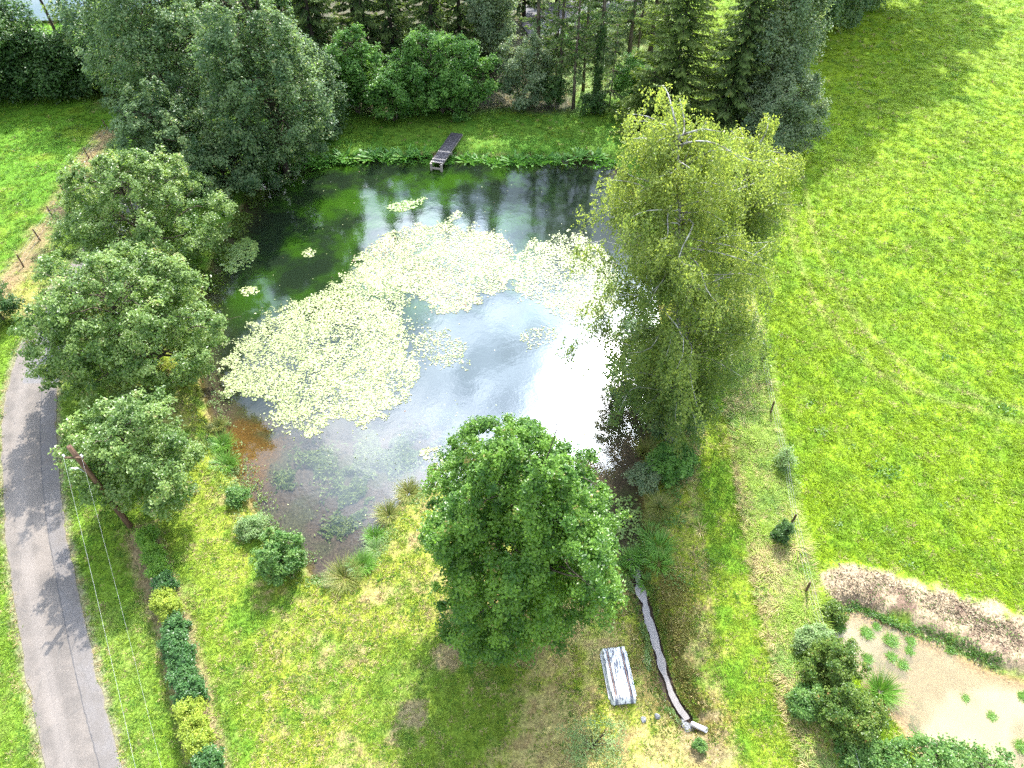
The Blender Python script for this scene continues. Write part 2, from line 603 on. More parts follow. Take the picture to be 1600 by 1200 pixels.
    # pond margins and bed
    d = z['pond']
    c = mixc(c, (.19, .125, .07), (1 - sstep(d + (n3 - .5) * .7, .05, .5)) * (d > -1) * .8)
    bed = np.tile(np.array([.135, .108, .092]), (len(xy), 1))
    bed = mixc(bed, (.2, .11, .032), (1 - sstep(np.hypot((x - P(385, 690)[0]) / 1.2, (y - P(385, 690)[1]) / 2.3), 1.0, 2.3)))
    bed = mixc(bed, (.11, .12, .07), sstep(vnoise(xy, .6, 41, 4), .48, .62) * .8)
    bm = 1 - sstep(d, -.25, .05)
    c = c * (1 - bm[:, None]) + bed * bm[:, None]
    pb = 1 - sstep(z['pool'], -.2, .15)
    c = mixc(c, (.36, .27, .17), pb)
    # gravel edges of the road
    rg = (1 - sstep(z['road'] + (n3 - .5) * .4, .1, .42))
    c = mixc(c, (.2, .165, .12), rg * .8)
    return c


# ------------------------------------------------------------------ ground sheet
def axis(stops):
    out = [stops[0][0]]
    for (a, s), (b, _) in zip(stops[:-1], stops[1:]):
        n = max(1, int(round((b - a) / s)))
        out += list(a + (b - a) * np.arange(1, n + 1) / n)
    return np.array(out)


gx = axis([(-3000, 600), (-600, 90), (-150, 8), (-62, 1.0), (-34, .22), (34, .4), (60, 1.0), (90, 8), (200, 90), (600, 600), (3000, 0)])
gy = axis([(-3000, 600), (-300, 60), (-40, 5), (4, .2), (34, .28), (62, .4), (104, 2), (150, 10), (250, 60), (600, 600), (4000, 0)])
XX, YY = np.meshgrid(gx, gy, indexing='ij')
GXY = np.stack([XX.ravel(), YY.ravel()], 1)
Z = zones(GXY)
GH = height(GXY, Z)
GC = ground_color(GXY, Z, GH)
nx, ny = len(gx), len(gy)
ii, jj = np.meshgrid(np.arange(nx - 1), np.arange(ny - 1), indexing='ij')
a = (ii * ny + jj).ravel()
GF = np.stack([a, a + ny, a + ny + 1, a + 1], 1)
wetness = np.clip(1 - sstep(Z['pond'], -.1, .25) + 1 - sstep(Z['pool'], -.1, .2), 0, 1)
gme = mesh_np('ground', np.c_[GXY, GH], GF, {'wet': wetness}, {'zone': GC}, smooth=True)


def ground_material():
    m, nt, out = new_mat('ground_surface')
    at = nt.n('ShaderNodeAttribute', attribute_name='zone')
    tc = nt.n('ShaderNodeTexCoord')
    v = tc.outputs['Object']
    n1 = nt.noise(v, 7.0, 5, .65)
    n2 = nt.noise(v, 26.0, 4, .7)
    f1 = nt.ramp(n1, .3, .7, .6, 1.28)
    f2 = nt.ramp(n2, .3, .7, .6, 1.35)
    k = nt.math('MULTIPLY', f1, f2)
    kc = nt.n('ShaderNodeCombineXYZ', i0=k, i1=k, i2=k)
    base = nt.mix(1.0, at.outputs['Color'], kc.outputs[0], 'MULTIPLY')
    bp = nt.n('ShaderNodeBump', in_Strength=.7, in_Distance=.05, in_Height=nt.math('ADD', n1, nt.math('MULTIPLY', n2, .5)))
    p = principled(nt, base, .9, .15, Normal=bp.outputs[0])
    nt.t.links.new(p.outputs[0], out.inputs[0])
    return m


ground = link('ground', gme, ground_material())
ground['kind'] = 'structure'


def hz(x, y):
    return float(height(np.array([[x, y]], float))[0])


def gp(u, v, dz=0.0):
    p = P(u, v)
    p.z = hz(p.x, p.y) + dz
    return p


# ------------------------------------------------------------------ road
def road_material():
    m, nt, out = new_mat('asphalt')
    tc = nt.n('ShaderNodeTexCoord')
    v = tc.outputs['Object']
    s = nt.n('ShaderNodeAttribute', attribute_name='across').outputs['Fac']
    l = nt.n('ShaderNodeAttribute', attribute_name='along').outputs['Fac']
    n1, n2, n3 = nt.noise(v, .6, 5, .6), nt.noise(v, 45, 3, .7), nt.noise(v, 3.5, 5, .65)
    base = nt.mix(nt.ramp(n1, .35, .65), (.115, .1, .088), (.168, .143, .123))
    wob = nt.math('MULTIPLY', nt.math('SUBTRACT', n3, .5), .06)
    sw = nt.math('ADD', s, wob)
    # newer strip of blue-grey asphalt along the pond side, and a tarred seam beside it
    strip = nt.ramp(sw, .70, .715)
    base = nt.mix(nt.math('MULTIPLY', strip, nt.ramp(n1, .4, .6, .25, .75)), base, (.125, .116, .114))
    seam = nt.math('SUBTRACT', 1.0, nt.ramp(nt.math('ABSOLUTE', nt.math('SUBTRACT', sw, .705)), .004, .014))
    base = nt.mix(nt.math('MULTIPLY', seam, .8), base, (.06, .058, .06))
    # wheel lanes and a greyer resurfaced length further up
    lane = nt.math('SUBTRACT', 1.0, nt.ramp(nt.math('ABSOLUTE', nt.math('SUBTRACT', s, .3)), .05, .16))
    base = nt.mix(nt.math('MULTIPLY', lane, .35), base, (.21, .182, .162))
    up = nt.math('MULTIPLY', nt.ramp(l, 29.4, 29.55), nt.math('MULTIPLY', nt.ramp(sw, .28, .3), 1.0))
    base = nt.mix(nt.math('MULTIPLY', up, .7), base, (.14, .137, .142))
    edge = nt.math('ADD', nt.ramp(sw, .955, 1.0), nt.math('SUBTRACT', 1.0, nt.ramp(sw, 0.0, .05)))
    base = nt.mix(nt.math('MULTIPLY', edge, nt.ramp(n3, .4, .6, .2, .8)), base, (.17, .145, .11))
    crk = nt.n('ShaderNodeTexVoronoi', feature='DISTANCE_TO_EDGE')
    nt.t.links.new(v, crk.inputs['Vector'])
    crk.inputs['Scale'].default_value = .35
    base = nt.mix(nt.math('MULTIPLY', nt.math('SUBTRACT', 1.0, nt.ramp(nt.math('ADD', crk.outputs[0], nt.math('MULTIPLY', wob, .6)), .0, .012)), .35), base, (.09, .085, .08))
    k = nt.ramp(n2, .3, .7, .72, 1.25)
    base = nt.mix(1.0, base, nt.n('ShaderNodeCombineXYZ', i0=k, i1=k, i2=k).outputs[0], 'MULTIPLY')
    bp = nt.n('ShaderNodeBump', in_Strength=.4, in_Distance=.01, in_Height=n2)
    p = principled(nt, base, .78, .3, Normal=bp.outputs[0])
    nt.t.links.new(p.outputs[0], out.inputs[0])
    return m


ns, nl = 14, len(RL)
ts = np.linspace(0, 1, ns)
jag = (vnoise(RC, 1.4, 51, 4, .7) - .5) * .8
rv, ra, rl_ = [], [], []
along = np.r_[0, np.cumsum(np.hypot(*np.diff(RC, axis=0).T))]
for i in range(nl):
    for j, t in enumerate(ts):
        tt = t + (jag[i] * .12 if j in (0, ns - 1) else 0)
        p = RL[i] * (1 - tt) + RR[i] * tt
        rv.append((p[0], p[1], .022 + .035 * (1 - (2 * t - 1) ** 2)))
        ra.append(t)
        rl_.append(along[i])
a = (np.arange(nl - 1)[:, None] * ns + np.arange(ns - 1)[None]).ravel()
rme = mesh_np('road', np.array(rv), np.stack([a, a + 1, a + ns + 1, a + ns], 1), {'across': ra, 'along': rl_}, smooth=True)
road = link('road', rme, road_material())
road['kind'] = 'structure'


# ------------------------------------------------------------------ water
def water_material(name, murk_a, murk_b, tint, wave=.05, rough=.06, ior=1.5, bump=.12):
    m, nt, out = new_mat(name)
    tc = nt.n('ShaderNodeTexCoord')
    v = tc.outputs['Object']
    tu = nt.n('ShaderNodeAttribute', attribute_name='turbid').outputs['Fac']
    n1 = nt.noise(v, .22, 4, .6)
    al = nt.n('ShaderNodeAttribute', attribute_name='algae').outputs['Fac']
    murk = nt.mix(nt.math('MULTIPLY', nt.ramp(n1, .40, .63), al), murk_a, murk_b)
    dif = nt.n('ShaderNodeBsdfDiffuse', i0=murk)
    trn = nt.n('ShaderNodeBsdfTransparent', i0=tuple(tint) + (1,))
    body = nt.n('ShaderNodeMixShader', i0=tu)
    nt.t.links.new(trn.outputs[0], body.inputs[1])
    nt.t.links.new(dif.outputs[0], body.inputs[2])
    w1 = nt.noise(v, 5.0, 3, .6)
    w2 = nt.noise(v, .9, 3, .5)
    hgt = nt.math('ADD', nt.math('MULTIPLY', w1, .3), w2)
    bp = nt.n('ShaderNodeBump', in_Strength=bump, in_Distance=wave, in_Height=hgt)
    gl = nt.n('ShaderNodeBsdfGlossy', i0=(1, 1, 1, 1), in_Roughness=rough)
    nt.t.links.new(bp.outputs[0], gl.inputs['Normal'])
    f0 = ((ior - 1) / (ior + 1)) ** 2
    lw = nt.n('ShaderNodeLayerWeight', in_Blend=.5)
    nt.t.links.new(bp.outputs[0], lw.inputs['Normal'])
    fres = nt.math('ADD', f0, nt.math('MULTIPLY', 1 - f0, nt.math('POWER', lw.outputs['Facing'], 5.0)))
    mx = nt.n('ShaderNodeMixShader', i0=fres)
    nt.t.links.new(body.outputs[0], mx.inputs[1])
    nt.t.links.new(gl.outputs[0], mx.inputs[2])
    nt.t.links.new(mx.outputs[0], out.inputs[0])
    return m


def water_sheet(name, poly, zlev, step, margin, mat, turb):
    lo, hi = poly.min(0) - 1, poly.max(0) + 1
    xs, ys = np.arange(lo[0], hi[0], step), np.arange(lo[1], hi[1], step)
    A, B = np.meshgrid(xs, ys, indexing='ij')
    xy = np.stack([A.ravel(), B.ravel()], 1)
    d = sdf(xy, poly)
    keep = d < margin
    idx = np.full(len(xy), -1)
    ny_ = len(ys)
    i, j = np.meshgrid(np.arange(len(xs) - 1), np.arange(ny_ - 1), indexing='ij')
    q = (i * ny_ + j).ravel()
    F4 = np.stack([q, q + ny_, q + ny_ + 1, q + 1], 1)
    F4 = F4[keep[F4].all(1)]
    used = np.unique(F4)
    idx[used] = np.arange(len(used))
    xy2 = xy[used]
    me = mesh_np(name, np.c_[xy2, np.full(len(xy2), zlev)], idx[F4], {'turbid': turb(xy2, d[used]), 'algae': np.clip(sstep(xy2[:, 1], 34, 40) * (1 - sstep(xy2[:, 0], 0, 5)) + (zlev > -.3), 0, 1)}, smooth=True)
    o = link(name, me, mat)
    o['kind'] = 'structure'
    return o


def pond_turb(xy, d):
    t = 1 - np.exp(-(.1 + 1.0 * sstep(-d, .3, 4)) * 2.2)
    near = 1 - sstep(xy[:, 1], 24, 33)
    t = t * (1 - .84 * near)
    return np.clip(t, 0, 1)


M['pond'] = water_material('pond_water', (.010, .018, .009), (.022, .06, .005), (.7, .68, .6), rough=.05, ior=1.62)
water_sheet('pond_water', POND, WZ, .4, .5, M['pond'], pond_turb)
M['pool'] = water_material('muddy_water', (.27, .228, .14), (.33, .28, .172), (.9, .85, .75), rough=.1, ior=1.33, bump=.05)
water_sheet('muddy_pool_water', POOL, PZ, .3, .35, M['pool'], lambda xy, d: np.clip(.35 + .6 * sstep(-d, 0, .9) - .5 * sstep(vnoise(xy, .42, 61, 4), .48, .66), 0, 1))
M['stream'] = water_material('stream_water', (.22, .2, .19), (.29, .265, .25), (.9, .85, .8), rough=.12, ior=1.45, bump=.02)  # pale grey body colour stands in for sky reflected in the stream
# ditch stream: a ribbon of still water lying in the cut
dl = resample(DITCH, 60)
dl = dl + (np.stack([vnoise(dl, .9, 53, 3), vnoise(dl, .9, 54, 3)], 1) - .5) * .3
tan = np.gradient(dl, axis=0)
tan /= np.hypot(*tan.T)[:, None]
nor = np.stack([tan[:, 1], -tan[:, 0]], 1)
wd = (.19 - .09 * np.linspace(0, 1, 60)) * (1 + (vnoise(dl, 1.7, 52, 4) - .5) * 1.7)
dv = np.vstack([dl - nor * wd[:, None] * 1.25, dl + nor * wd[:, None] * 1.25])
q = np.arange(59)
me = mesh_np('ditch_stream_water', np.c_[dv, np.full(120, DZ)], np.stack([q, q + 60, q + 61, q + 1], 1), {'turbid': np.full(120, .95)})
o = link('ditch_stream_water', me, M['stream'])
o['kind'] = 'structure'


# ------------------------------------------------------------------ foliage
def norm(a):
    return a / np.maximum(np.linalg.norm(a, axis=-1, keepdims=True), 1e-9)


def leaves_mesh(name, pos, nrm, size, aspect=.62, tint=None, axis=None, fold=.12, r=None):
    """one folded, pointed leaf per position, facing nrm"""
    r = r or rng
    n = len(pos)
    size = np.broadcast_to(size, (n,))[:, None]
    nrm = norm(nrm)
    if axis is None:
        axis = r.normal(size=(n, 3)) + np.array([0, 0, -.35])
    axis = norm(axis - nrm * (axis * nrm).sum(1, keepdims=True))
    side = np.cross(nrm, axis)
    b = pos - axis * size * .5
    t = pos + axis * size * .5 - nrm * size * fold
    l = pos + side * size * aspect * .5 + nrm * size * fold
    q = pos - side * size * aspect * .5 + nrm * size * fold
    V = np.stack([b, q, t, l], 1).reshape(-1, 3)
    Fc = np.arange(4 * n).reshape(n, 4)
    if tint is None:
        tint = r.random(n)
    return mesh_np(name, V, Fc, {'tint': np.repeat(tint, 4)})


def unit_dirs(r, n, zmin=-1.0, zmax=1.0):
    z = r.uniform(zmin, zmax, n)
    a = r.uniform(0, 2 * math.pi, n)
    s = np.sqrt(1 - z * z)
    return np.stack([s * np.cos(a), s * np.sin(a), z], 1)


def lobed_crown(r, centre, rad, nlobes=20, per=14, leaves=110, size=.2, lobe=.42, clump=.42, zmin=-.75, up=1.2, tintmix=.6, holes=0.0, droop=0.0, flat=.75, taper=0.0):
    """leaf positions and normals of a crown: big lobes, each made of leaf clumps; also the lobe centres for the limbs"""
    centre, rad = np.asarray(centre, float), np.asarray(rad, float)
    kk = np.arange(nlobes) + .5
    zz = np.clip(1 - (1 - zmin) * kk / nlobes + r.normal(size=nlobes) * .06, -1, 1)
    an = kk * 2.39996 + r.normal(size=nlobes) * .25 + r.uniform(0, 6)
    pick = np.stack([np.sqrt(1 - zz * zz) * np.cos(an), np.sqrt(1 - zz * zz) * np.sin(an), zz], 1)
    lr = lobe * r.uniform(.75, 1.25, nlobes)
    lc = pick * (1 - lr * .75)[:, None]
    lc *= r.uniform(.70, 1.18, (nlobes, 1))
    P_, N_, T_ = [], [], []
    for c, q, d in zip(lc, lr, pick):
        cd = norm(unit_dirs(r, per, -.8, 1) + d * .75)
        cp = c + cd * q * r.uniform(.45, 1.3, (per, 1))
        for cc, dd in zip(cp, cd):
            if holes and r.random() < holes:
                continue
            ct = r.random()
            n = int(leaves * r.uniform(.6, 1.3))
            off = r.normal(size=(n, 3)) * clump * .5 * r.uniform(.6, 1.15)
            off[:, 2] *= flat
            if droop:
                off[:, 2] -= droop * np.abs(r.normal(size=n)) * .6
            pr = cc * rad + off
            nn = norm(dd * .5 + norm(off) * .35 + np.array([0, 0, up]) + r.normal(size=(n, 3)) * .42)
            P_.append(pr)
            N_.append(nn)
            T_.append(np.clip(r.random(n) * (1 - tintmix) + ct * tintmix + r.normal(size=n) * .05, 0, 1))
    for q in range(int(nlobes * per * .34)):
        cc = unit_dirs(r, 1, -.7, .9)[0] * r.uniform(.3, .72)
        ct = r.random()
        n = int(leaves * r.uniform(.6, 1.2))
        off = r.normal(size=(n, 3)) * clump * .6
        P_.append(cc * rad + off)
        N_.append(norm(np.array([0, 0, up]) + r.normal(size=(n, 3)) * .5))
        T_.append(np.clip(r.random(n) * (1 - tintmix) + ct * tintmix, 0, 1))
    Pn = np.concatenate(P_)
    if taper:
        k = 1 - taper * np.clip(Pn[:, 2] / rad[2], 0, 1) ** 1.3
        Pn[:, :2] *= k[:, None]
    Pn += centre
    return Pn, np.concatenate(N_), np.concatenate(T_), lc * rad + centre


def limb(mb, a, b, r0, r1, r, sag=.15, n=6, sides=6):
    a, b = np.asarray(a, float), np.asarray(b, float)
    L = np.linalg.norm(b - a)
    pts = []
    w1, w2 = r.normal(size=3) * L * .06, r.normal(size=3) * L * .04
    for i in range(n + 1):
        t = i / n
        p = a * (1 - t) + b * t
        p = p + np.array([0, 0, sag * L]) * math.sin(math.pi * t) + w1 * math.sin(math.pi * t) + w2 * math.sin(2 * math.pi * t)
        pts.append(p)
    mb.tube(pts, [r0 + (r1 - r0) * i / n for i in range(n + 1)], sides)
    return pts


def broad_tree(name, label, cat, base, hgt, rad, cz, mat, bark, seed, trunk_r=.25, lean=(0, 0), group=None, stems=1, twigs=2, size=.2, **kw):
    """deciduous tree: trunk with limbs (one mesh) and a crown of separate leaves, under an Empty at the trunk's foot"""
    r = np.random.default_rng(seed)
    root = empty(name, base, label, cat, group)
    c = np.array([lean[0], lean[1], cz])
    Pn, N_, T_, lc = lobed_crown(r, c, rad, size=size, **kw)
    keep = Pn[:, 2] > .12
    mb = MB()
    for s in range(stems):
        off = r.normal(size=2) * (.25 if stems > 1 else 0)
        top = np.array([c[0] + off[0] * 5, c[1] + off[1] * 5, cz + rad[2] * .55])
        tp = []
        for i in range(9):
            t = i / 8
            tp.append((off[0] * .6 + (top[0] - off[0]) * t ** 1.2 + r.normal() * .05 * t, off[1] * .6 + (top[1] - off[1]) * t ** 1.2 + r.normal() * .05 * t, -.15 + (top[2] + .15) * t))
        tr = [trunk_r * (1.35 if i == 0 else 1) * (1 - .82 * i / 8) for i in range(9)]
        mb.tube(tp, tr, 9)
        tpn = np.array(tp)
        for k, l in enumerate(lc):
            if stems > 1 and k % stems != s:
                continue
            hgtz = np.clip(l[2] - np.hypot(l[0] - c[0], l[1] - c[1]) * .55, tp[1][2], tp[-2][2])
            j = int(np.argmin(np.abs(tpn[:, 2] - hgtz)))
            pts = limb(mb, tpn[j], l, tr[j] * .5, .025, r)
            for q in range(twigs):
                e = np.array(pts[3 + q % 3]) + r.normal(size=3) * np.array(rad) * .2
                limb(mb, pts[2 + q % 3], e, .035, .012, r, n=3, sides=4)
    t = mb.build('trunk', bark, root, True)
    lf = leaves_mesh('crown', Pn[keep], N_[keep], size * r.uniform(.65, 1.25, keep.sum()), tint=T_[keep], r=r)
    link('crown', lf, mat, root)
    return root


def conifer(name, label, cat, base, hgt, rad, mat, seed, group=None, z0=.5, dens=1.0, droop=.28, spray=.42, trunk_r=.22, sparse=0.0, power=.85, bark=None, step=.5):
    """spruce: whorls of drooping branches carrying hanging needle sprays"""
    r = np.random.default_rng(seed)
    root = empty(name, base, label, cat, group)
    mb = MB()
    mb.tube([(r.normal() * .04, r.normal() * .04, -.15 + (hgt + .15) * i / 8) for i in range(9)], [trunk_r * (1.2 if i == 0 else 1) * (1 - .93 * i / 8) for i in range(9)], 8)
    Pn, A_, N_, S_, T_ = [], [], [], [], []
    z = z0
    while z < hgt - .2:
        t = (z - z0) / (hgt - z0)
        L0 = rad * (1 - t) ** power + .12
        nb = int(r.integers(5, 8))
        a0 = r.uniform(0, 6.28)
        for k in range(nb):
            if r.random() < sparse:
                continue
            an = a0 + 6.283 * k / nb + r.normal() * .18
            L = L0 * r.uniform(.72, 1.12)
            d = np.array([math.cos(an), math.sin(an), 0])
            m = max(5, int(L * 5))
            tt = np.linspace(.0, 1, m)
            zz = z + L * (.12 * tt - droop * 1.9 * tt ** 1.4 + droop * 1.15 * tt ** 3)
            pts = d[None] * (tt * L)[:, None]
            pts[:, 2] = zz
            mb.tube(pts[::max(1, m // 4)], [max(.008, .035 * (1 - i / 5)) for i in range(len(pts[::max(1, m // 4)]))], 4)
            side = np.array([-d[1], d[0], 0])
            n = int(m * 7 * dens)
            w = r.uniform(.14, 1, n)
            pz = np.stack([np.interp(w, tt, pts[:, i]) for i in range(3)], 1)
            sgn = r.choice([-1, 1], n)
            off = r.uniform(0, 1, n) ** .7 * .3 * L * (1 - .55 * w) * .6
            ax = d * .7 + side * (sgn * r.uniform(.2, .9, n))[:, None] + np.array([0, 0, -1]) * r.uniform(.25, 1.0, n)[:, None]
            pz = pz + side * (sgn * off)[:, None] + np.array([0, 0, -1]) * (off * .45 + r.uniform(0, .12, n))[:, None]
            Pn.append(pz)
            A_.append(ax)
            N_.append(side * r.normal(size=(n, 1)) * .5 + np.array([0, 0, 1]) + d * .35 + r.normal(size=(n, 3)) * .3)
            S_.append(spray * r.uniform(.6, 1.2, n) * (.6 + .4 * (1 - t)))
            T_.append(np.clip(w * .6 + r.random(n) * .35 + r.normal(size=n) * .04, 0, 1))
        z += step * r.uniform(.8, 1.2) * (1.0 if t < .75 else .7)
    t = mb.build('trunk', bark or M['bark_dark'], root, True)
    Pn = np.concatenate(Pn)
    lf = leaves_mesh('crown', Pn, np.concatenate(N_), np.concatenate(S_), aspect=.36, tint=np.concatenate(T_), axis=np.concatenate(A_), fold=.06, r=r)
    link('crown', lf, mat, root)
    return root


def weeping_birch(name, label, base, hgt, lean, rad, seed, mat, bark, zlow=1.5, nb=60, group=None, wisps=30, size=.17):
    """birch with rising limbs and long hanging twigs full of small leaves"""
    r = np.random.default_rng(seed)
    root = empty(name, base, label, 'tree', group)
    mb = MB()
    top = np.array([lean[0], lean[1], hgt])
    tp = np.array([[top[0] * t ** 1.3 + r.normal() * .07 * t, top[1] * t ** 1.3 + r.normal() * .07 * t, -.15 + (hgt * .93 + .15) * t] for t in np.linspace(0, 1, 11)])
    tr = [.24 * (1.3 if i == 0 else 1) * (1 - .9 * i / 10) for i in range(11)]
    mb.tube(tp, tr, 9)
    P_, N_, T_, A_ = [], [], [], []
    for b in range(nb):
        t = (b + r.uniform(-.4, .4)) / nb
        t = np.clip(t, 0, 1)
        z = zlow + .6 + (hgt * .9 - zlow) * t
        i = np.interp(z, tp[:, 2], np.arange(11))
        s = np.array([np.interp(i, np.arange(11), tp[:, k]) for k in range(3)])
        an = b * 2.399 + r.normal() * .35
        prof = math.sin(math.pi * (.16 + .74 * t)) ** .7
        R = (.62 + .62 * (math.sin(an * 2.0 + 3 * t * 6.28 + seed) * .5 + .5) ** 1.5) * r.uniform(.75, 1.15) * prof
        e = s + np.array([math.cos(an) * rad[0] * R, math.sin(an) * rad[1] * R, r.uniform(.6, 1.9) * (1.1 - .4 * t)])
        pts = np.array(limb(mb, s, e, (.02 + .035 * t), .008, r, sag=.1, n=7, sides=5))
        bt = r.random()
        nw = int(wisps * r.uniform(.7, 1.3))
        for q in range(nw):
            f = r.uniform(.12, 1.08) ** .8
            st = np.array([np.interp(f * 7, np.arange(8), pts[:, k]) for k in range(3)]) + r.normal(size=3) * np.array([.28, .28, .12])
            Lw = r.uniform(.5, 1.9)
            n = int(Lw * 17)
            u = r.uniform(0, 1, n)
            out_ = norm(np.array([[math.cos(an), math.sin(an), 0]]))[0]
            pos = st + out_ * (.22 * u ** .6)[:, None] + np.array([0, 0, -1]) * (Lw * u ** 1.25)[:, None] + r.normal(size=(n, 3)) * .085
            P_.append(pos)
            N_.append(out_ * .35 + np.array([0, 0, .55]) + r.normal(size=(n, 3)) * .6)
            A_.append(np.array([0, 0, -1]) + r.normal(size=(n, 3)) * .5)
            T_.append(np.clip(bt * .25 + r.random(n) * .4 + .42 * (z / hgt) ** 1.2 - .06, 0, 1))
    P_ = np.concatenate(P_)
    k = P_[:, 2] > .2
    mb.build('trunk', bark, root, True)
    n = int(k.sum())
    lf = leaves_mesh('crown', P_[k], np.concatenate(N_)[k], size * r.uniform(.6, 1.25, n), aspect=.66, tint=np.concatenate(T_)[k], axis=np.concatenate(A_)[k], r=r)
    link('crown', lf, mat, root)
    return root


def blades(r, n, spread, length, width, bend=.6, lean=.5, radial=True):
    """arching grass-like blades from one foot: 3 segments each"""
    a = r.uniform(0, 6.283, n)
    d = np.stack([np.cos(a), np.sin(a), np.zeros(n)], 1)
    foot = d * (spread * np.sqrt(r.uniform(0, 1, n)))[:, None] + np.stack([r.normal(size=n) * .02, r.normal(size=n) * .02, np.zeros(n)], 1)
    if not radial:
        a = r.uniform(0, 6.283, n)
        d = np.stack([np.cos(a), np.sin(a), np.zeros(n)], 1)
    L = length * r.uniform(.55, 1.15, n)
    ln = lean * r.uniform(.3, 1.2, n)
    side = np.stack([-d[:, 1], d[:, 0], np.zeros(n)], 1)
    rows = []
    for i, t in enumerate((0, .4, .75, 1.0)):
        hor = L * (ln * t + bend * t * t * .6)
        ver = L * (t * np.sqrt(np.maximum(1 - ln ** 2 * .5, .2)) - bend * .45 * t ** 2.2)
        c = foot + d * hor[:, None] + np.array([0, 0, 1]) * ver[:, None]
        ww = (width * (1, .9, .6, .06)[i] / 2)
        rows.append(c - side * ww)
        rows.append(c + side * ww)
    V = np.stack(rows, 1)
    b = np.arange(n)[:, None] * 8
    Fc = np.concatenate([b + np.array([[0, 1, 3, 2]]), b + np.array([[2, 3, 5, 4]]), b + np.array([[4, 5, 7, 6]])], 0)
    return V.reshape(-1, 3), Fc


def tuft_mesh(name, seed, n, spread, length, width, bend=.6, lean=.5, radial=True):
    r = np.random.default_rng(seed)
    V, Fc = blades(r, n, spread, length, width, bend, lean, radial)
    return mesh_np(name, V, Fc, {'tint': np.repeat(r.random(n), 8)})


def bush_mesh(name, seed, rad, nl, per, leaves, size, clump=.2, zmin=-.3, **kw):
    r = np.random.default_rng(seed)
    Pn, N_, T_, lc = lobed_crown(r, (0, 0, rad[2] * .72), rad, nl, per, leaves, size, clump=clump, zmin=zmin, **kw)
    k = Pn[:, 2] > .02
    return leaves_mesh(name, Pn[k], N_[k], size * r.uniform(.6, 1.25, k.sum()), tint=T_[k], r=r), lc


def bush(name, label, cat, base, rad, mat, seed, group=None, nl=9, per=8, leaves=60, size=.12, clump=.25, bark=None, **kw):
    root = empty(name, base, label, cat, group)
    me, lc = bush_mesh('foliage', seed, rad, nl, per, leaves, size, clump, **kw)
    link('foliage', me, mat, root)
    mb = MB()
    r = np.random.default_rng(seed)
    for l in lc:
        limb(mb, (r.normal() * .08, r.normal() * .08, -.1), l, .03, .01, r, n=4, sides=4)
    mb.build('stems', bark or M['bark_dark'], root)
    return root


def tuft(name, label, cat, base, seed, mat, n=220, spread=.25, length=.8, width=.025, bend=.6, lean=.5, group=None, sc=1.0):
    me = tuft_mesh(name, seed, n, spread * sc, length * sc, width, bend, lean)
    o = link(name, me, mat)
    o.location = base
    return tag(o, label, cat, group)


def leafy_plant(name, label, cat, base, seed, mat, n=26, length=.6, width=.24, spread=.16, group=None, leaf_parts=False):
    """rosette of big upright leaves"""
    me = tuft_mesh(name, seed, n, spread, length, width, bend=.75, lean=.75)
    o = link(name, me, mat)
    o.location = base
    return tag(o, label, cat, group)


# ------------------------------------------------------------------ trees round the pond
def Pw(u, v, z):
    p = P(u, v, z)
    return p


def tree_at(u, v, zc, **kw):
    """foot of a tree whose crown centre (height zc) stands there"""
    p = P(u, v, zc)
    return Vector((p.x, p.y, hz(p.x, p.y)))


broad_tree('oak_tree', 'broad dense green oak standing on the lawn by the boat and pond', 'tree', tree_at(814, 838, 7.0), 13.4, (3.95, 4.2, 6.5), 6.9, M['oak'], M['bark'], 101,
           trunk_r=.34, nlobes=60, per=19, leaves=108, size=.142, lobe=.27, clump=.36, zmin=-.95, taper=.42, holes=.05)
g_road = 'round leafy trees along the road'
broad_tree('roadside_tree', 'pale green sunlit roadside tree furthest along the road, below the tall alders', 'tree', tree_at(214, 348, 4.6), 9, (5.6, 5.1, 5.3), 4.8, M['lime'], M['bark'], 102, g_road and .22,
           group=g_road, nlobes=46, per=15, leaves=70, size=.19, lobe=.26, clump=.4, zmin=-.8, taper=.35, holes=.06)
broad_tree('roadside_tree', 'widest roadside tree, pale green, middle of the three along the road', 'tree', tree_at(196, 512, 4.3), 9, (5.5, 4.3, 4.8), 4.5, M['lime'], M['bark'], 103, .25,
           group=g_road, nlobes=52, per=15, leaves=70, size=.185, lobe=.25, clump=.4, zmin=-.8, taper=.15, holes=.06)
broad_tree('roadside_tree', 'smallest roadside tree, its crown wrapping the wooden utility pole', 'tree', tree_at(212, 714, 3.8), 6.5, (3.0, 2.9, 3.4), 3.9, M['lime'], M['bark'], 104, .16,
           group=g_road, nlobes=36, per=13, leaves=66, size=.16, lobe=.28, clump=.33, zmin=-.8, taper=.1, holes=.06)
broad_tree('roadside_shrub', 'dark round shrub at the road bend by the west fence', 'shrub', tree_at(-8, 480, 1.2), 2, (1.4, 1.6, 1.6), 1.2, M['dark_leaf'], M['bark'], 105, .08,
           nlobes=9, per=10, leaves=60, size=.16, clump=.35, zmin=-.5)
g_ald = 'tall alders at the north-west corner of the pond'
broad_tree('alder_tree', 'tall full alder leaning over the north-west water edge, pale sunlit top', 'tree', tree_at(405, 118, 8.6), 17, (5.2, 4.6, 8.6), 8.8, M['alder'], M['bark_dark'], 106, .3,
           group=g_ald, nlobes=60, per=13, leaves=52, size=.26, lobe=.24, clump=.58, zmin=-.98, taper=.35, holes=.05, stems=2)
broad_tree('alder_tree', 'tall dark alder standing back behind the one leaning over the water', 'tree', tree_at(235, 70, 9), 18, (5.4, 5, 9), 9.2, M['alder'], M['bark_dark'], 107, .3,
           group=g_ald, nlobes=56, per=12, leaves=50, size=.27, lobe=.24, clump=.6, zmin=-.95, taper=.3, holes=.06, stems=2)
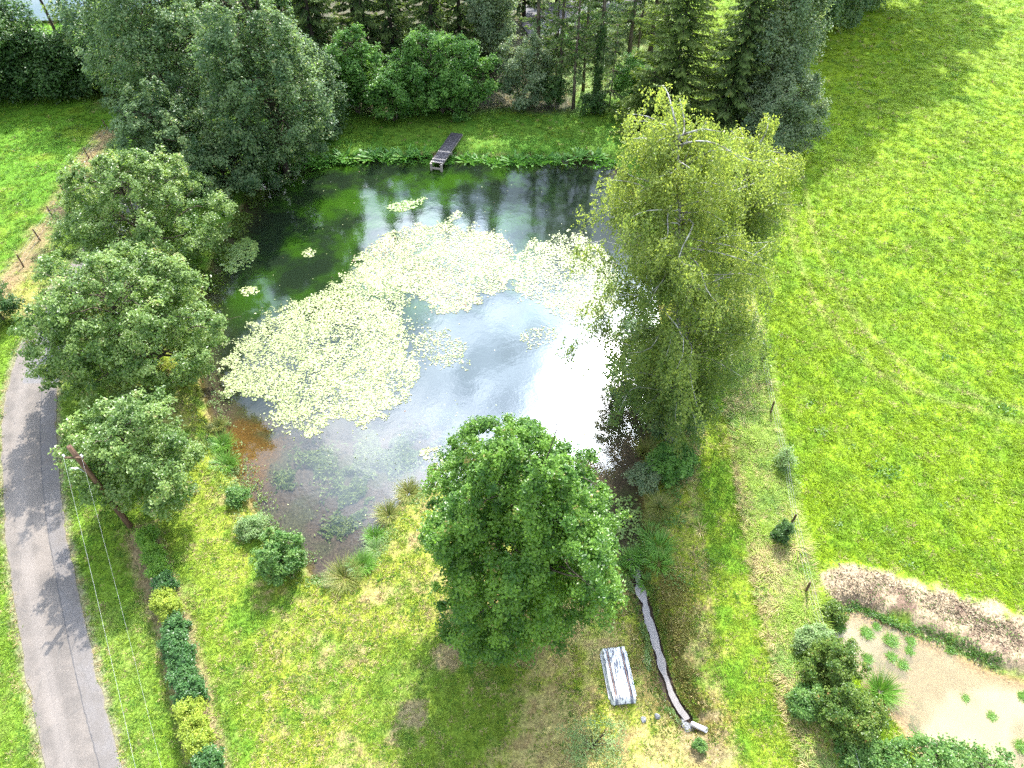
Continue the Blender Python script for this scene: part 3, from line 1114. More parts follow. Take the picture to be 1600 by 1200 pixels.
broad_tree('alder_tree', 'low blue-green alder under the tall ones, nearest the pale roadside tree', 'tree', tree_at(262, 222, 4.0), 8.5, (4.3, 4.2, 4.3), 4.2, M['alder'], M['bark_dark'], 108, .18,
           group=g_ald, nlobes=38, per=12, leaves=50, size=.24, lobe=.27, clump=.45, zmin=-.9, taper=.4, holes=.05)
broad_tree('alder_tree', 'small rounded alder at the foot of the tall one, on the far bank corner', 'tree', tree_at(484, 142, 4.2), 8.5, (2.9, 2.8, 4.2), 4.2, M['alder'], M['bark_dark'], 109, .16,
           group=g_ald, nlobes=18, per=13, leaves=60, size=.26, lobe=.38, clump=.6, zmin=-.9, taper=.3)
broad_tree('alder_tree', 'spreading low alder with boughs hanging to the water at the north-west corner', 'tree', tree_at(345, 262, 2.2), 5, (4.0, 3.2, 2.5), 2.3, M['alder'], M['bark_dark'], 110, .14,
           group=g_ald, nlobes=18, per=13, leaves=60, size=.24, lobe=.36, clump=.55, zmin=-.8)

# the two birches on the east bank
weeping_birch('birch_tree', 'tall yellow-green weeping birch on the east bank, by the path', P(1046, 688, 0), 18.4, (-1.7, 4.2), (4.9, 4.6), 111, M['birch'], M['bark_birch'], zlow=2.0, nb=125, wisps=42, size=.145)
weeping_birch('birch_tree', 'second weeping birch, smaller, behind the tall one on the pasture side', P(1112, 470, 0), 12.4, (.3, .6), (3.1, 3.2), 112, M['birch'], M['bark_birch'], zlow=2.2, nb=60, wisps=34, size=.155)
broad_tree('alder_bush_tree', 'dark bushy alder under the birches, hanging over the pond glare', 'tree', tree_at(1010, 560, 3.0), 6, (2.6, 3.0, 3.4), 3.2, M['alder'], M['bark_dark'], 113, .12,
           nlobes=18, per=12, leaves=48, size=.17, lobe=.36, clump=.5, zmin=-.9, holes=.15)
broad_tree('alder_bush_tree', 'low dark bush at the birch foot where the path bends', 'tree', tree_at(1052, 640, 1.6), 3.4, (1.9, 1.7, 1.9), 1.7, M['alder'], M['bark_dark'], 114, .08,
           nlobes=12, per=10, leaves=55, size=.15, lobe=.4, clump=.4, zmin=-.7)
conifer('spruce_tree', 'low dark spruce with long bare-tipped boughs, half behind the birch', 'tree', gp(1150, 372), 7.5, 3.2, M['spruce'], 115, z0=.5, droop=.12, spray=.45, power=.6)

# conifers and broadleaves at the north-east corner
conifer('spruce_tree', 'tall spruce with hanging sunlit boughs between the yew and the pasture', 'tree', gp(1130, 205), 20, 4.6, M['spruce'], 116, z0=.8, droop=.24, spray=.5, trunk_r=.3, dens=1.35, step=.55)
conifer('spruce_tree', 'slender spruce close to the pasture edge, behind the round grey-green tree', 'tree', gp(1196, 172), 19, 3.3, M['spruce'], 117, z0=.8, droop=.22, spray=.48, dens=1.2, step=.55)
conifer('yew_tree', 'broad yellow-tipped dark yew at the far bank corner', 'tree', gp(1042, 196), 15, 5.6, M['yew'], 118, z0=.3, droop=.05, spray=.5, dens=1.3, power=.4, step=.55)
conifer('yew_tree', 'lower dark yew reaching down to the water behind the birch', 'tree', gp(1010, 214), 6.5, 3.0, M['yew'], 119, z0=.2, droop=.1, spray=.42, dens=1.4, power=.5, step=.45)
broad_tree('willow_tree', 'silvery willow with drooping twigs at the pasture edge behind the spruces', 'tree', tree_at(1218, 66, 8.2), 16.5, (3.5, 3.4, 8.2), 8.6, M['willow'], M['bark'], 120, .22,
           nlobes=30, per=13, leaves=55, size=.26, lobe=.3, clump=.7, zmin=-.9, droop=.8, taper=.35)
broad_tree('field_maple_tree', 'round grey-green tree standing out into the pasture edge above the birch', 'tree', tree_at(1228, 178, 3.7), 7, (3.4, 3.2, 3.5), 3.7, M['willow'], M['bark'], 121, .16,
           nlobes=24, per=14, leaves=58, size=.22, lobe=.34, clump=.55, zmin=-.9, taper=.2)
g_east = 'drooping trees at the top of the pasture'
for i, (u, v, zc, rx, rz, dr, lab) in enumerate((
        (1248, 66, 5.6, 3.6, 5.6, 1.0, 'grey-green drooping tree beside the willow at the top of the pasture'),
        (1292, 40, 5.4, 3.6, 5.4, 1.0, 'middle grey-green drooping tree at the top of the pasture'),
        (1345, 10, 5.2, 3.8, 5.2, 1.0, 'last grey-green drooping tree of the row reaching into the pasture top'),
        (1258, 66, 19, 5.2, 10.5, .3, 'tall slim tree rising over the drooping row beside the willow'),
        (1318, 24, 19.5, 5.4, 11, .3, 'tallest tree rising over the middle of the drooping row'),
        (1374, -6, 20.0, 5.8, 11, .3, 'tall tree rising over the last drooping tree'),
        (1430, -50, 20.0, 5.8, 11, .3, 'tall tree beyond the end of the drooping row'))):
    broad_tree('field_edge_tree', lab, 'tree', gp(u, v), 10, (rx, rx, rz), zc, M['alder'], M['bark_dark'], 130 + i, .22, group=g_east,
               nlobes=26, per=13, leaves=46 if zc < 10 else 70, size=.33 if zc < 10 else .42, lobe=.34, clump=.7, zmin=-.9, droop=dr, taper=.3 if zc < 10 else .1)

# hazels and the silver bush behind the far bank
g_hz = 'bushy trees behind the far bank lawn'
broad_tree('hazel_tree', 'bright green upright hazel behind the far bank, beside the rounded alder', 'tree', tree_at(548, 118, 3.7), 7.6, (3.1, 2.6, 3.8), 3.8, M['hazel'], M['bark'], 140, .1, group=g_hz, stems=3,
           nlobes=34, per=11, leaves=46, size=.26, lobe=.27, clump=.42, zmin=-.85, holes=.08)
broad_tree('hazel_tree', 'wide sunlit hazel thicket tree straight behind the wooden jetty', 'tree', tree_at(688, 122, 3.5), 7.2, (5.4, 3.0, 3.9), 3.6, M['hazel'], M['bark'], 141, .12, group=g_hz, stems=4,
           nlobes=54, per=12, leaves=48, size=.26, lobe=.24, clump=.45, zmin=-.85, holes=.05)
broad_tree('hazel_tree', 'low dark hazel between the upright one and the wide thicket', 'tree', tree_at(612, 150, 2.4), 4.5, (2.6, 2.2, 2.6), 2.5, M['hazel'], M['bark'], 142, .08, group=g_hz, stems=2,
           nlobes=16, per=12, leaves=55, size=.25, lobe=.36, clump=.5, zmin=-.85)
broad_tree('willow_bush_tree', 'silver blue-green bushy willow between the hazel thicket and the bare trunks', 'tree', tree_at(818, 120, 3.0), 6, (2.5, 2.2, 3.4), 3.1, M['willow'], M['bark'], 143, .08, group=g_hz, stems=3,
           nlobes=18, per=12, leaves=55, size=.22, lobe=.36, clump=.5, zmin=-.85)
broad_tree('willow_bush_tree', 'pale silver-leaved tree rising over the hazel thicket', 'tree', tree_at(770, 22, 6.8), 12, (2.4, 2.2, 3.8), 7.0, M['willow'], M['bark'], 144, .1, group=g_hz,
           nlobes=16, per=11, leaves=45, size=.28, lobe=.36, clump=.6, zmin=-.9)
g_cl = 'loose bushes in the clearing beyond the trunks'
for i, (u, v, rx, rz, lab) in enumerate(((884, 92, 1.7, 1.9, 'pale loose bush in the clearing between the reddish and the curved pine'), (912, 70, 2.0, 2.2, 'loose bush in the clearing behind the slim pine'), (950, 96, 1.8, 2.4, 'blue-green bush in the clearing just east of the ivy-clad pine'), (966, 60, 2.2, 2.4, 'loose bush high in the clearing beside the far thick pine'), (1002, 52, 2.2, 2.0, 'yellowish bush in the clearing behind the far thin pine'), (852, 100, 1.8, 2.2, 'dark leafy bush in the clearing behind the silver willow'))):
    bush('clearing_bush', lab, 'bush', gp(u, v), (rx, rx * .8, rz), M[('hazel', 'shrub', 'willow', 'alder', 'birch', 'dark_leaf')[i]], 840 + i, g_cl, nl=10, per=8, leaves=40, size=.22, clump=.5, zmin=-.6)
bush('holly_bush', 'dark green bush at the foot of the bare trunks on the far bank', 'bush', gp(858, 168), (1.7, 1.4, 2.2), M['dark_leaf'], 145, nl=12, per=10, leaves=60, size=.18, clump=.4)
bush('holly_bush', 'dark pointed bush under the ivy-clad trunk in the sunny gap', 'bush', gp(926, 178), (1.3, 1.1, 1.3), M['dark_leaf'], 146, nl=10, per=9, leaves=50, size=.18, clump=.35)
bush('holly_bush', 'tall dark bush between the sunny gap and the yellow-tipped yew', 'bush', gp(985, 160), (2.0, 1.6, 2.8), M['hazel'], 147, nl=12, per=10, leaves=60, size=.2, clump=.45)

# the spruce wood behind: each tree its own trunk and crown
g_wood = 'tall spruces of the wood behind the pond'
wood = []
r0 = np.random.default_rng(55)
for row, (yy, xs) in enumerate(((74, (-33, -29, -25, -21)), (78.5, (-35, -29.5, -24.5, -20.5, -16.5, -12.6, -9, -5.4, -1.8)), (86, (-38, -31.5, -25.5, -19.5, -14, -8.5, -3.2)))):
    for x in xs:
        wood.append((x + r0.normal() * .5, yy + r0.normal() * .8, row))
protos = []
for k in range(3):
    protos.append(conifer('wood_spruce', 'x', 'tree', (0, 0, 0), 22, 3.0, M['spruce'], 150 + k, group=g_wood, z0=2.2 - .4 * k, droop=.34, spray=.62, trunk_r=.27, dens=.85, step=.68, sparse=.3, power=.6, bark=M['bark_dark']))


def copy_tree(o, loc, rz, sc, label):
    c = o.copy()
    col.objects.link(c)
    c.location, c.rotation_euler, c.scale = loc, (0, 0, rz), (sc,) * 3
    c['label'] = label
    for ch in o.children:
        d = ch.copy()
        col.objects.link(d)
        d.parent = c
    return c


ords = ['first', 'second', 'third', 'fourth', 'fifth', 'sixth', 'seventh', 'eighth', 'ninth', 'tenth', 'eleventh', 'twelfth']
rows = ['front row behind the alders', 'middle row of the wood', 'back row of the wood']
cnt = [0, 0, 0]
for i, (x, y, row) in enumerate(wood):
    lab = 'dark wood spruce, %s from the alders in the %s' % (ords[cnt[row]], rows[row])
    cnt[row] += 1
    loc, rz, sc = (x, y, hz(x, y) - .02), r0.uniform(0, 6.28), r0.uniform(.92, 1.12)
    if i < 3:
        o = protos[i]
        o.location, o.rotation_euler, o.scale = loc, (0, 0, rz), (sc,) * 3
        o['label'] = lab
    else:
        copy_tree(protos[i % 3], loc, rz, sc, lab)

for i, (x, y, lab) in enumerate(((1.5, 93, 'spruce past the gravel track, first west of the gap'), (6.0, 99, 'spruce past the gravel track, behind the curved pine'), (10.5, 94, 'spruce past the gravel track, behind the ivy-clad pine'), (14.5, 99, 'spruce past the gravel track, behind the far thin pine'), (19.5, 92, 'spruce past the gravel track, behind the yew'), (-3.5, 95, 'spruce at the west end of the row past the gravel track'))):
    copy_tree(protos[i % 3], (x, y, hz(x, y) - .02), 1.1 * i, .95 + .05 * (i % 3), lab)['group'] = 'spruces past the gravel track'

# bare-stemmed pines standing in the sunny gap
g_pine = 'bare-stemmed pines in the sunny gap'
pines = [(838, 150, .30, 'thick dark bare pine trunk just behind the silver bush'), (868, 132, .13, 'thin straight pine close behind the thicker reddish one'),
         (873, 158, .24, 'reddish straight pine at the west side of the sunny gap'), (895, 170, .17, 'slim pine curving at its foot in the sunny gap'),
         (911, 140, .17, 'slim pine between the curved one and the ivy-clad one'), (930, 168, .30, 'ivy-clad stout pine in the middle of the sunny gap'),
         (952, 172, .07, 'thin young pine stem east of the ivy-clad one'), (982, 92, .24, 'far thick pine trunk above the dark bush'),
         (996, 84, .13, 'far thin pine trunk beside the far thick one'), (1016, 80, .26, 'far pine half behind the yellow-tipped yew')]
for i, (u, v, tr, lab) in enumerate(pines):
    b = gp(u, v)
    conifer('pine_tree', lab, 'tree', b, 19 if tr > .1 else 9, 2.3 if tr > .15 else 1.5, M['spruce'], 170 + i, group=g_pine, z0=(4.2 if tr > .08 else 2.0), droop=.3, spray=.55, trunk_r=tr, dens=.55, step=.95, sparse=.4, power=.45, bark=M['bark'])
# ivy on the stout pine is a part of its own
ivy_root = [o for o in col.objects if o.get('label', '').startswith('ivy-clad')][0]
ri = np.random.default_rng(9)
n = 2600
zz = ri.uniform(0, 8, n)
aa = ri.uniform(0, 6.283, n)
dd = np.stack([np.cos(aa), np.sin(aa), np.zeros(n)], 1)
rr = .3 + .35 * ri.uniform(0, 1, n) ** 2 * (1 - .5 * zz / 8)
pp = dd * rr[:, None]
pp[:, 2] = zz
link('ivy', leaves_mesh('ivy', pp, dd + ri.normal(size=(n, 3)) * .4 + [0, 0, .4], .24, tint=ri.random(n), r=ri), M['dark_leaf'], ivy_root)

# dark tree belt at the top of the west pasture
g_west = 'dark trees along the top of the west pasture'
for i, (u, v, zc, rx, rz, mt, lab) in enumerate((
        (-75, 60, 6.5, 5.0, 6.5, 'dark_leaf', 'dark tree of the west belt, beyond the picture edge of the pasture'),
        (-8, 70, 5.0, 4.6, 5.2, 'dark_leaf', 'dark leafy tree at the west end of the belt with paler outer leaves'),
        (62, 104, 2.8, 4.2, 3.0, 'dark_leaf', 'low dark tree in the belt below the bright gap'),
        (112, 100, 3.0, 3.8, 3.2, 'dark_leaf', 'dark tree in the belt under the two leaning thin trunks'),
        (168, 60, 5.5, 4.4, 6.4, 'alder', 'grey-green belt tree where it meets the tall alders'))):
    broad_tree('belt_tree', lab, 'tree', tree_at(u, v, zc), 12, (rx, rx * .8, rz), zc, M[mt], M['bark_dark'], 190 + i, .2, group=g_west,
               nlobes=24, per=12, leaves=50, size=.32, lobe=.34, clump=.8, zmin=-.95, holes=.05)
for i, (u, v, lab) in enumerate(((96, 70, 'thin leaning bare trunk in the bright gap of the belt'), (122, 68, 'second thin leaning trunk in the bright gap, beside the alder'), (30, 70, 'thin trunk among the dark belt leaves at its west end'))):
    conifer('belt_pine', lab, 'tree', gp(u, v), 15, 2.2, M['dark_leaf'], 197 + i, group='thin trunks in the west belt', z0=7, droop=.1, spray=.5, trunk_r=.2, dens=.5, step=.9, sparse=.4, power=.5)

# ------------------------------------------------------------------ far ground seen through the trunks
def sheet(name, pts, mat, z):
    m = MB()
    m.add([(x, y, z) for x, y in pts], [tuple(range(len(pts)))])
    o = m.build(name, mat)
    o['kind'] = 'structure'
    return o


M['soil'] = noisy_mat('soil_clods', (.23, .178, .115), (.40, .32, .22), 3, .95, .1, .5)
M['gravel'] = noisy_mat('gravel_track', (.10, .094, .10), (.155, .148, .155), 1.5, .85, .2, .3)
tx, ty = P(852, 26)[:2]
sheet('gravel_track', [(tx - 1, ty - 12), (tx + 2.2, ty - 11), (tx + 5, ty - 3), (tx + 13, ty + 4), (tx + 13, ty + 8), (tx - 3, ty + 3), (tx - 3, ty - 4)], M['gravel'], .3)
M['farwater'] = water_material('far_pond_water', (.05, .07, .05), (.06, .08, .06), (.8, .8, .8), rough=.05, ior=1.9, bump=.03)
px_, py_ = P(84, 6)[:2]
pp_ = [(px_ + 19 * math.cos(a) * (1 + .15 * math.sin(3 * a)), py_ + 4 + 11 * math.sin(a)) for a in np.linspace(0, 6.283, 28)[:-1]]
sheet('far_pond_water', pp_, M['farwater'], .3)
wo_ = bpy.data.objects['far_pond_water']
wo_.data.attributes.new('turbid', 'FLOAT', 'POINT').data.foreach_set('value', np.full(len(wo_.data.vertices), .95, np.float32))

# ------------------------------------------------------------------ hedge of alternating bushes
hedge = [(229, 838, 'green', .62, 'green bush that starts the hedge under the small roadside tree'),
         (240, 866, 'green', .56, 'second hedge bush from the roadside tree, green'),
         (247, 890, 'green', .52, 'third hedge bush from the roadside tree, light green'),
         (256, 913, 'dark', .5, 'small dark hedge bush just above the pair of golden ones beside the stake'),
         (253, 936, 'gold', .55, 'golden hedge bush touching the small pale stake'),
         (266, 953, 'gold', .55, 'golden hedge bush below the one touching the stake'),
         (272, 980, 'dark', .55, 'first dark laurel below the two golden hedge bushes'),
         (272, 1004, 'dark', .6, 'second dark laurel in the run of five'),
         (283, 1026, 'dark', .62, 'third dark laurel, middle of the run of five'),
         (287, 1052, 'dark', .62, 'fourth dark laurel in the run of five'),
         (296, 1080, 'dark', .66, 'fifth dark laurel, touching the lower golden bushes'),
         (297, 1110, 'gold', .58, 'first of the three lower golden hedge bushes'),
         (303, 1136, 'gold', .6, 'middle one of the three lower golden hedge bushes'),
         (311, 1164, 'gold', .64, 'last of the three lower golden hedge bushes'),
         (323, 1192, 'dark', .62, 'dark laurel below the lower golden bushes at the hedge end')]
for i, (u, v, k, r_, lab) in enumerate(hedge):
    p = P(u, v, .6)
    b = (p.x, p.y, hz(p.x, p.y) - .03)
    bush('hedge_bush', lab, 'bush', b, (r_ * .82, r_ * .92, .74 if k != 'gold' else .8), M['hedge_' + k], 300 + i, group='bushes of the roadside hedge', nl=13, per=8, leaves=32, size=.12 if k == 'dark' else .1, clump=.2, zmin=-.6, lobe=.42)

M['old_wood'] = noisy_mat('weathered_wood', (.17, .12, .08), (.36, .29, .22), 7, .85, .15, .5, (1, 1, .2))
M['post'] = noisy_mat('fence_post_wood', (.08, .05, .035), (.17, .11, .075), 9, .85, .15, .5, (1, 1, .2))
M['pale_wood'] = noisy_mat('pale_wood', (.42, .34, .25), (.6, .5, .4), 9, .8, .2, .4, (1, 1, .2))
M['wire'] = noisy_mat('galvanised_wire', (.3, .3, .31), (.45, .45, .46), 20, .5, .5, .1)
M['cable'] = noisy_mat('cable_sheath', (.3, .3, .31), (.4, .4, .41), 9, .45, .5, .1)
sb = gp(246, 918)
rt = empty('garden_stake', sb, 'pale pointed pair of stakes leaning together in the hedge', 'stake')
for s in (-1, 1):
    m = MB()
    m.tube([(s * .16, 0, -.1), (s * .01, .05, .95)], [.035, .03], 6)
    m.build('stake_leg', M['pale_wood'], rt)

# ------------------------------------------------------------------ utility pole with lamp, cables
pb = gp(204, 823)
pole = empty('utility_pole', pb, 'brown wooden utility pole with a small street lamp, half inside the tree', 'pole')
M['pole'] = noisy_mat('tarred_pole_wood', (.07, .04, .028), (.22, .13, .085), 6, .8, .2, .5, (1, 1, .12))
m = MB()
m.tube([(0, 0, -.4), (0, 0, 2), (0.02, 0, 4.5), (.02, 0, 7.0)], [.16, .15, .13, .115], 12)
m.build('shaft', M['pole'], pole, True)
M['steel'] = noisy_mat('zinc_steel', (.4, .41, .43), (.55, .56, .58), 12, .4, .5, .1)
M['porcelain'] = noisy_mat('white_insulator', (.75, .75, .76), (.82, .82, .83), 12, .3, .5, .05)
m = MB()
m.box((.02, -.16, 6.35), (.9, .07, .09))
ca = m.build('cross_arm', M['post'], pole)
for s in (-.42, .42):
    m = MB()
    m.tube([(.02 + s, -.16, 6.4), (.02 + s, -.16, 6.47), (.02 + s, -.16, 6.5), (.02 + s, -.16, 6.57)], [.02, .05, .03, .045], 10)
    m.build('insulator', M['porcelain'], pole, True)
lh = P(116, 733, 5.3) - pb
m = MB()
m.tube([(0, -.1, 5.0), (lh.x * .5, lh.y * .5, 5.25), (lh.x * .85, lh.y * .9, 5.33)], .025, 6)
arm = m.build('lamp_arm', M['steel'], pole, True)
m = MB()
dv_ = Vector((lh.x, lh.y, 0)).normalized()
c0 = Vector((lh.x, lh.y, 5.33))
m.tube([c0 - dv_ * .2, c0 - dv_ * .14, c0 + dv_ * .08, c0 + dv_ * .2, c0 + dv_ * .24], [.04, .07, .085, .07, .02], 10)
head = m.build('lamp_head', M['porcelain'], arm, True)
ends = Vector((-1.6, -11.0, 0))
for i, (s, lab, sag) in enumerate(((-.42, 'overhead cable on the road side of the pole, crossing the verge', .55), (.42, 'overhead cable on the hedge side of the pole, crossing the verge', .7))):
    a_ = Vector((pb.x + .02 + s, pb.y - .16, pb.z + 6.57))
    b_ = a_ + (ends - Vector((pb.x, pb.y, 0))) + Vector((0, 0, .0))
    m = MB()
    m.tube([a_.lerp(b_, t) - Vector((0, 0, sag * 4 * t * (1 - t))) for t in np.linspace(0, 1, 25)], .0034 if i == 0 else .0024, 5)
    tag(m.build('overhead_cable', M['cable'], None, True), lab, 'cable', 'cables strung from the utility pole')

# ------------------------------------------------------------------ fences
def post_mesh(seed):
    r = np.random.default_rng(seed)
    m = MB()
    m.tube([(0, 0, -.3), (0, 0, .5), (.01, 0, 1.12), (.01, 0, 1.16)], [.065, .06, .055, .03], 8)
    return m.mesh('post')


def fence(name, pts, label, wires=(.35, .7, 1.02), per=1):
    root = empty(name, (0, 0, 0), label, 'fence')
    r = np.random.default_rng(len(pts))
    me = post_mesh(1)
    tops = []
    for i, (x, y) in enumerate(pts):
        z = hz(x, y)
        o = link('post', me, M['post'], root)
        o.location = (x, y, z)
        o.rotation_euler = (r.normal() * .05, r.normal() * .05, r.uniform(0, 6))
        tops.append(Vector((x, y, z)))
    for h_ in wires:
        m = MB()
        line = []
        for p, q in zip(tops[:-1], tops[1:]):
            for t in np.linspace(0, 1, 6)[:-1]:
                line.append(p.lerp(q, t) + Vector((.06, 0, h_ - .05 * 4 * t * (1 - t))))
        line.append(tops[-1] + Vector((.06, 0, h_)))
        m.tube(line, .004, 4)
        m.build('wire', M['wire'], root)
    return root


fence('stock_fence', FENCE, 'brown post and wire fence between the rank verge and the pasture')
fence('stock_fence', FENCEL[1:], 'post and wire fence along the west pasture above the road bend')

# ------------------------------------------------------------------ jetty
ja, jb = P(714, 209, .25), P(682, 255, .25)
L = (jb - ja).length
ang = math.atan2((jb - ja).y, (jb - ja).x)
jet = empty('jetty', (ja.x, ja.y, .0), 'narrow grey wooden jetty reaching from the far bank over dark water', 'jetty', rz=ang)
M['deck'] = noisy_mat('wet_deck_wood', (.03, .028, .034), (.085, .078, .085), 5, .75, .2, .5, (4, .4, 1))
M['deck_pale'] = noisy_mat('grey_wood', (.24, .2, .18), (.42, .37, .33), 6, .8, .2, .5, (.3, 2, 2))
npl = 32
pw = L / npl
rj = np.random.default_rng(4)
plank_me = []
for k in range(3):
    m = MB()
    m.box((0, 0, 0), (pw * .9, 1.16, .045))
    plank_me.append(m.mesh('plank'))
for i in range(npl):
    o = link('plank', plank_me[i % 3], None, jet)
    o.location = ((i + .5) * pw, rj.normal() * .015, .30 + rj.normal() * .006)
    o.rotation_euler = (rj.normal() * .01, rj.normal() * .02, rj.normal() * .012)
for k, me in enumerate(plank_me):
    me.materials.append(M['deck'])
for i in (npl - 4, npl - 1, npl - 12):
    ch = [o for o in jet.children if abs(o.location.x - (i + .5) * pw) < .01][0]
    ch.data = ch.data.copy()
    ch.data.materials.clear()
    ch.data.materials.append(M['deck_pale'])
for s in (-1, 1):
    m = MB()
    m.box((L / 2, s * .56, .2), (L, .06, .14))
    m.build('side_beam', M['deck_pale'], jet)
    m = MB()
    m.box((L + .1, s * .5, -.35), (.2, .17, 1.2))
    m.build('post', M['deck_pale'], jet)
    m = MB()
    m.box((L * .55, s * .5, -.5), (.16, .14, 1.2))
    m.build('post', M['deck_pale'], jet)
m = MB()
m.box((L + .1, 0, -.22), (.1, .84, .16))
m.build('cross_beam', M['deck_pale'], jet)

# ------------------------------------------------------------------ upturned boat
def boat():
    c = [P(937, 1019, .15), P(978, 1012, .15), P(995, 1096, .15), P(956, 1104, .15)]
    head, tail = (c[0] + c[1]) / 2, (c[2] + c[3]) / 2
    mid = (head + tail) / 2
    Lb = (tail - head).length
    Wb = ((c[0] - c[1]).length + (c[2] - c[3]).length) / 2
    an = math.atan2((tail - head).y, (tail - head).x)
    root = empty('boat', (mid.x, mid.y, hz(mid.x, mid.y)), 'worn white flat-bottomed boat lying upturned on the grass by the ditch', 'boat', rz=an)
    m_, nt, out = new_mat('worn_hull_paint')
    tc = nt.n('ShaderNodeTexCoord')
    mp = nt.n('ShaderNodeMapping')
    nt.t.links.new(tc.outputs['Object'], mp.inputs[0])
    mp.inputs['Scale'].default_value = (1.2, 5.5, 3)
    n1 = nt.noise(mp.outputs[0], 1.5, 7, .68, .6)
    n2 = nt.noise(tc.outputs['Object'], 2.2, 6, .65, 1.2)
    n3 = nt.noise(mp.outputs[0], 9, 5, .7)
    base = nt.mix(nt.ramp(n3, .35, .65), (.55, .55, .55), (.68, .68, .67))
    wear = nt.math('MAXIMUM', nt.ramp(n1, .525, .55), nt.math('MULTIPLY', nt.ramp(n2, .63, .65), .95))
    ay = nt.math('ABSOLUTE', nt.n('ShaderNodeSeparateXYZ', i0=tc.outputs['Object']).outputs[1])
    groove = nt.math('SUBTRACT', 1.0, nt.ramp(nt.math('ABSOLUTE', nt.math('SUBTRACT', ay, Wb / 2 * .57)), .03, .10))
    wear = nt.math('MAXIMUM', wear, nt.math('MULTIPLY', groove, nt.ramp(n1, .40, .44)))
    base = nt.mix(nt.math('MULTIPLY', wear, .88), base, (.05, .062, .10))
    base = nt.mix(nt.math('MULTIPLY', nt.ramp(n3, .55, .75), .15), base, (.4, .4, .42))
    bp = nt.n('ShaderNodeBump', in_Strength=.25, in_Distance=.01, in_Height=n3)
    p = principled(nt, base, .62, .25, Normal=bp.outputs[0])
    nt.t.links.new(p.outputs[0], out.inputs[0])
    # cross profile, half width 1, upturned: gunwale at the ground, sides, two channels along the bottom
    prof = [(-1, .0), (-1.0, .05), (-.94, .06), (-.9, .30), (-.84, .37), (-.66, .40), (-.62, .34), (-.5, .34), (-.46, .41), (0, .44)]
    prof = prof + [(-a, b) for a, b in prof[:-1][::-1]]
    ns_ = 24
    m = MB()
    V = []
    for i in range(ns_ + 1):
        t = i / ns_
        x = -Lb / 2 + Lb * t
        e = max(0, (t - .9) / .1)
        wv = (Wb / 2) * (1 - .16 * (1 - math.sqrt(max(0, 1 - e * e * .98)))) * (.97 + .03 * math.sin(math.pi * t))
        hk = (1 - .75 * e ** 2.5) * (1 - .05 * t)
        for a_, b_ in prof:
            if t < .001 and abs(a_) < .46:
                x2 = x + .09
            else:
                x2 = x
            V.append((x2, a_ * wv, b_ * hk + .02))
    k = len(prof)
    Fb = [(i * k + j, i * k + j + 1, (i + 1) * k + j + 1, (i + 1) * k + j) for i in range(ns_) for j in range(k - 1)]
    Fb.append(tuple(range(k)))
    Fb.append(tuple(ns_ * k + j for j in range(k))[::-1])
    m.add(V, Fb)
    hull = m.build('hull', m_, root, True)
    md = hull.modifiers.new('edges', 'BEVEL')
    md.width = .012
    md.segments = 2
    md.limit_method = 'ANGLE'
    rust = noisy_mat('rusty_strip', (.2, .09, .05), (.42, .26, .2), 9, .8, .2, .3)
    for s in (-1, 1):
        m = MB()
        m.box((-.05, s * Wb / 2 * .56, .372), (Lb * .86, .022, .02))
        m.build('keel_strip', rust, root)
    rim = noisy_mat('boat_rim', (.45, .46, .5), (.68, .69, .72), 9, .6, .3, .2)
    for s in (-1, 1):
        m = MB()
        m.box((-.08, s * (Wb / 2 * .985 + .018), .05), (Lb * .84, .03, .07))
        m.build('rubbing_rail', rim, root)
    return root


boat()

# ------------------------------------------------------------------ ditch outlet: white pipe, stones, log
p0, p1 = gp(1084, 1126), gp(1104, 1141)
p0.z += .22
p1.z += .16
m = MB()
d_ = (p1 - p0).normalized()
ax_ = [p0, p1]
up_ = Vector((0, 0, 1))
sd = d_.cross(up_).normalized()
u2 = sd.cross(d_)
R1, R2, N_ = .11, .095, 16
for rr_, ends_ in ((R1, (p0, p1)), (R2, (p0, p1))):
    for e_ in ends_:
        for k in range(N_):
            an = 6.2832 * k / N_
            m.v.append(tuple(e_ + (sd * math.cos(an) + u2 * math.sin(an)) * rr_))
for k in range(N_):
    k2 = (k + 1) % N_
    m.f += [(k, k2, N_ + k2, N_ + k), (2 * N_ + k2, 2 * N_ + k, 3 * N_ + k, 3 * N_ + k2), (k2, k, 2 * N_ + k, 2 * N_ + k2), (N_ + k, N_ + k2, 3 * N_ + k2, 3 * N_ + k)]
M['pvc'] = noisy_mat('white_plastic', (.68, .66, .72), (.76, .75, .78), 8, .4, .5, .05)
tag(m.build('drain_pipe', M['pvc'], None, True), 'short white drain pipe lying at the lower end of the ditch', 'pipe')
M['stone'] = noisy_mat('dark_stone', (.08, .085, .09), (.3, .3, .31), 6, .8, .3, .6)


def stone(name, label, loc, size, seed, group=None):
    r = np.random.default_rng(seed)
    m = MB()
    nu, nv = 9, 6
    V = []
    for j in range(nv + 1):
        ph = math.pi * j / nv
        for i in range(nu):
            th = 6.2832 * i / nu
            k = 1 + r.normal() * .1
            V.append((size[0] * math.sin(ph) * math.cos(th) * k, size[1] * math.sin(ph) * math.sin(th) * k, size[2] * math.cos(ph) * (1 + r.normal() * .06)))
    m.add(V, [(j * nu + i, (j + 1) * nu + i, (j + 1) * nu + (i + 1) % nu, j * nu + (i + 1) % nu) for j in range(nv) for i in range(nu)])
    o = m.build(name, M['stone'])
    o.location = loc
    o.rotation_euler = (0, 0, r.uniform(0, 6))
    return tag(o, label, 'stone', group)


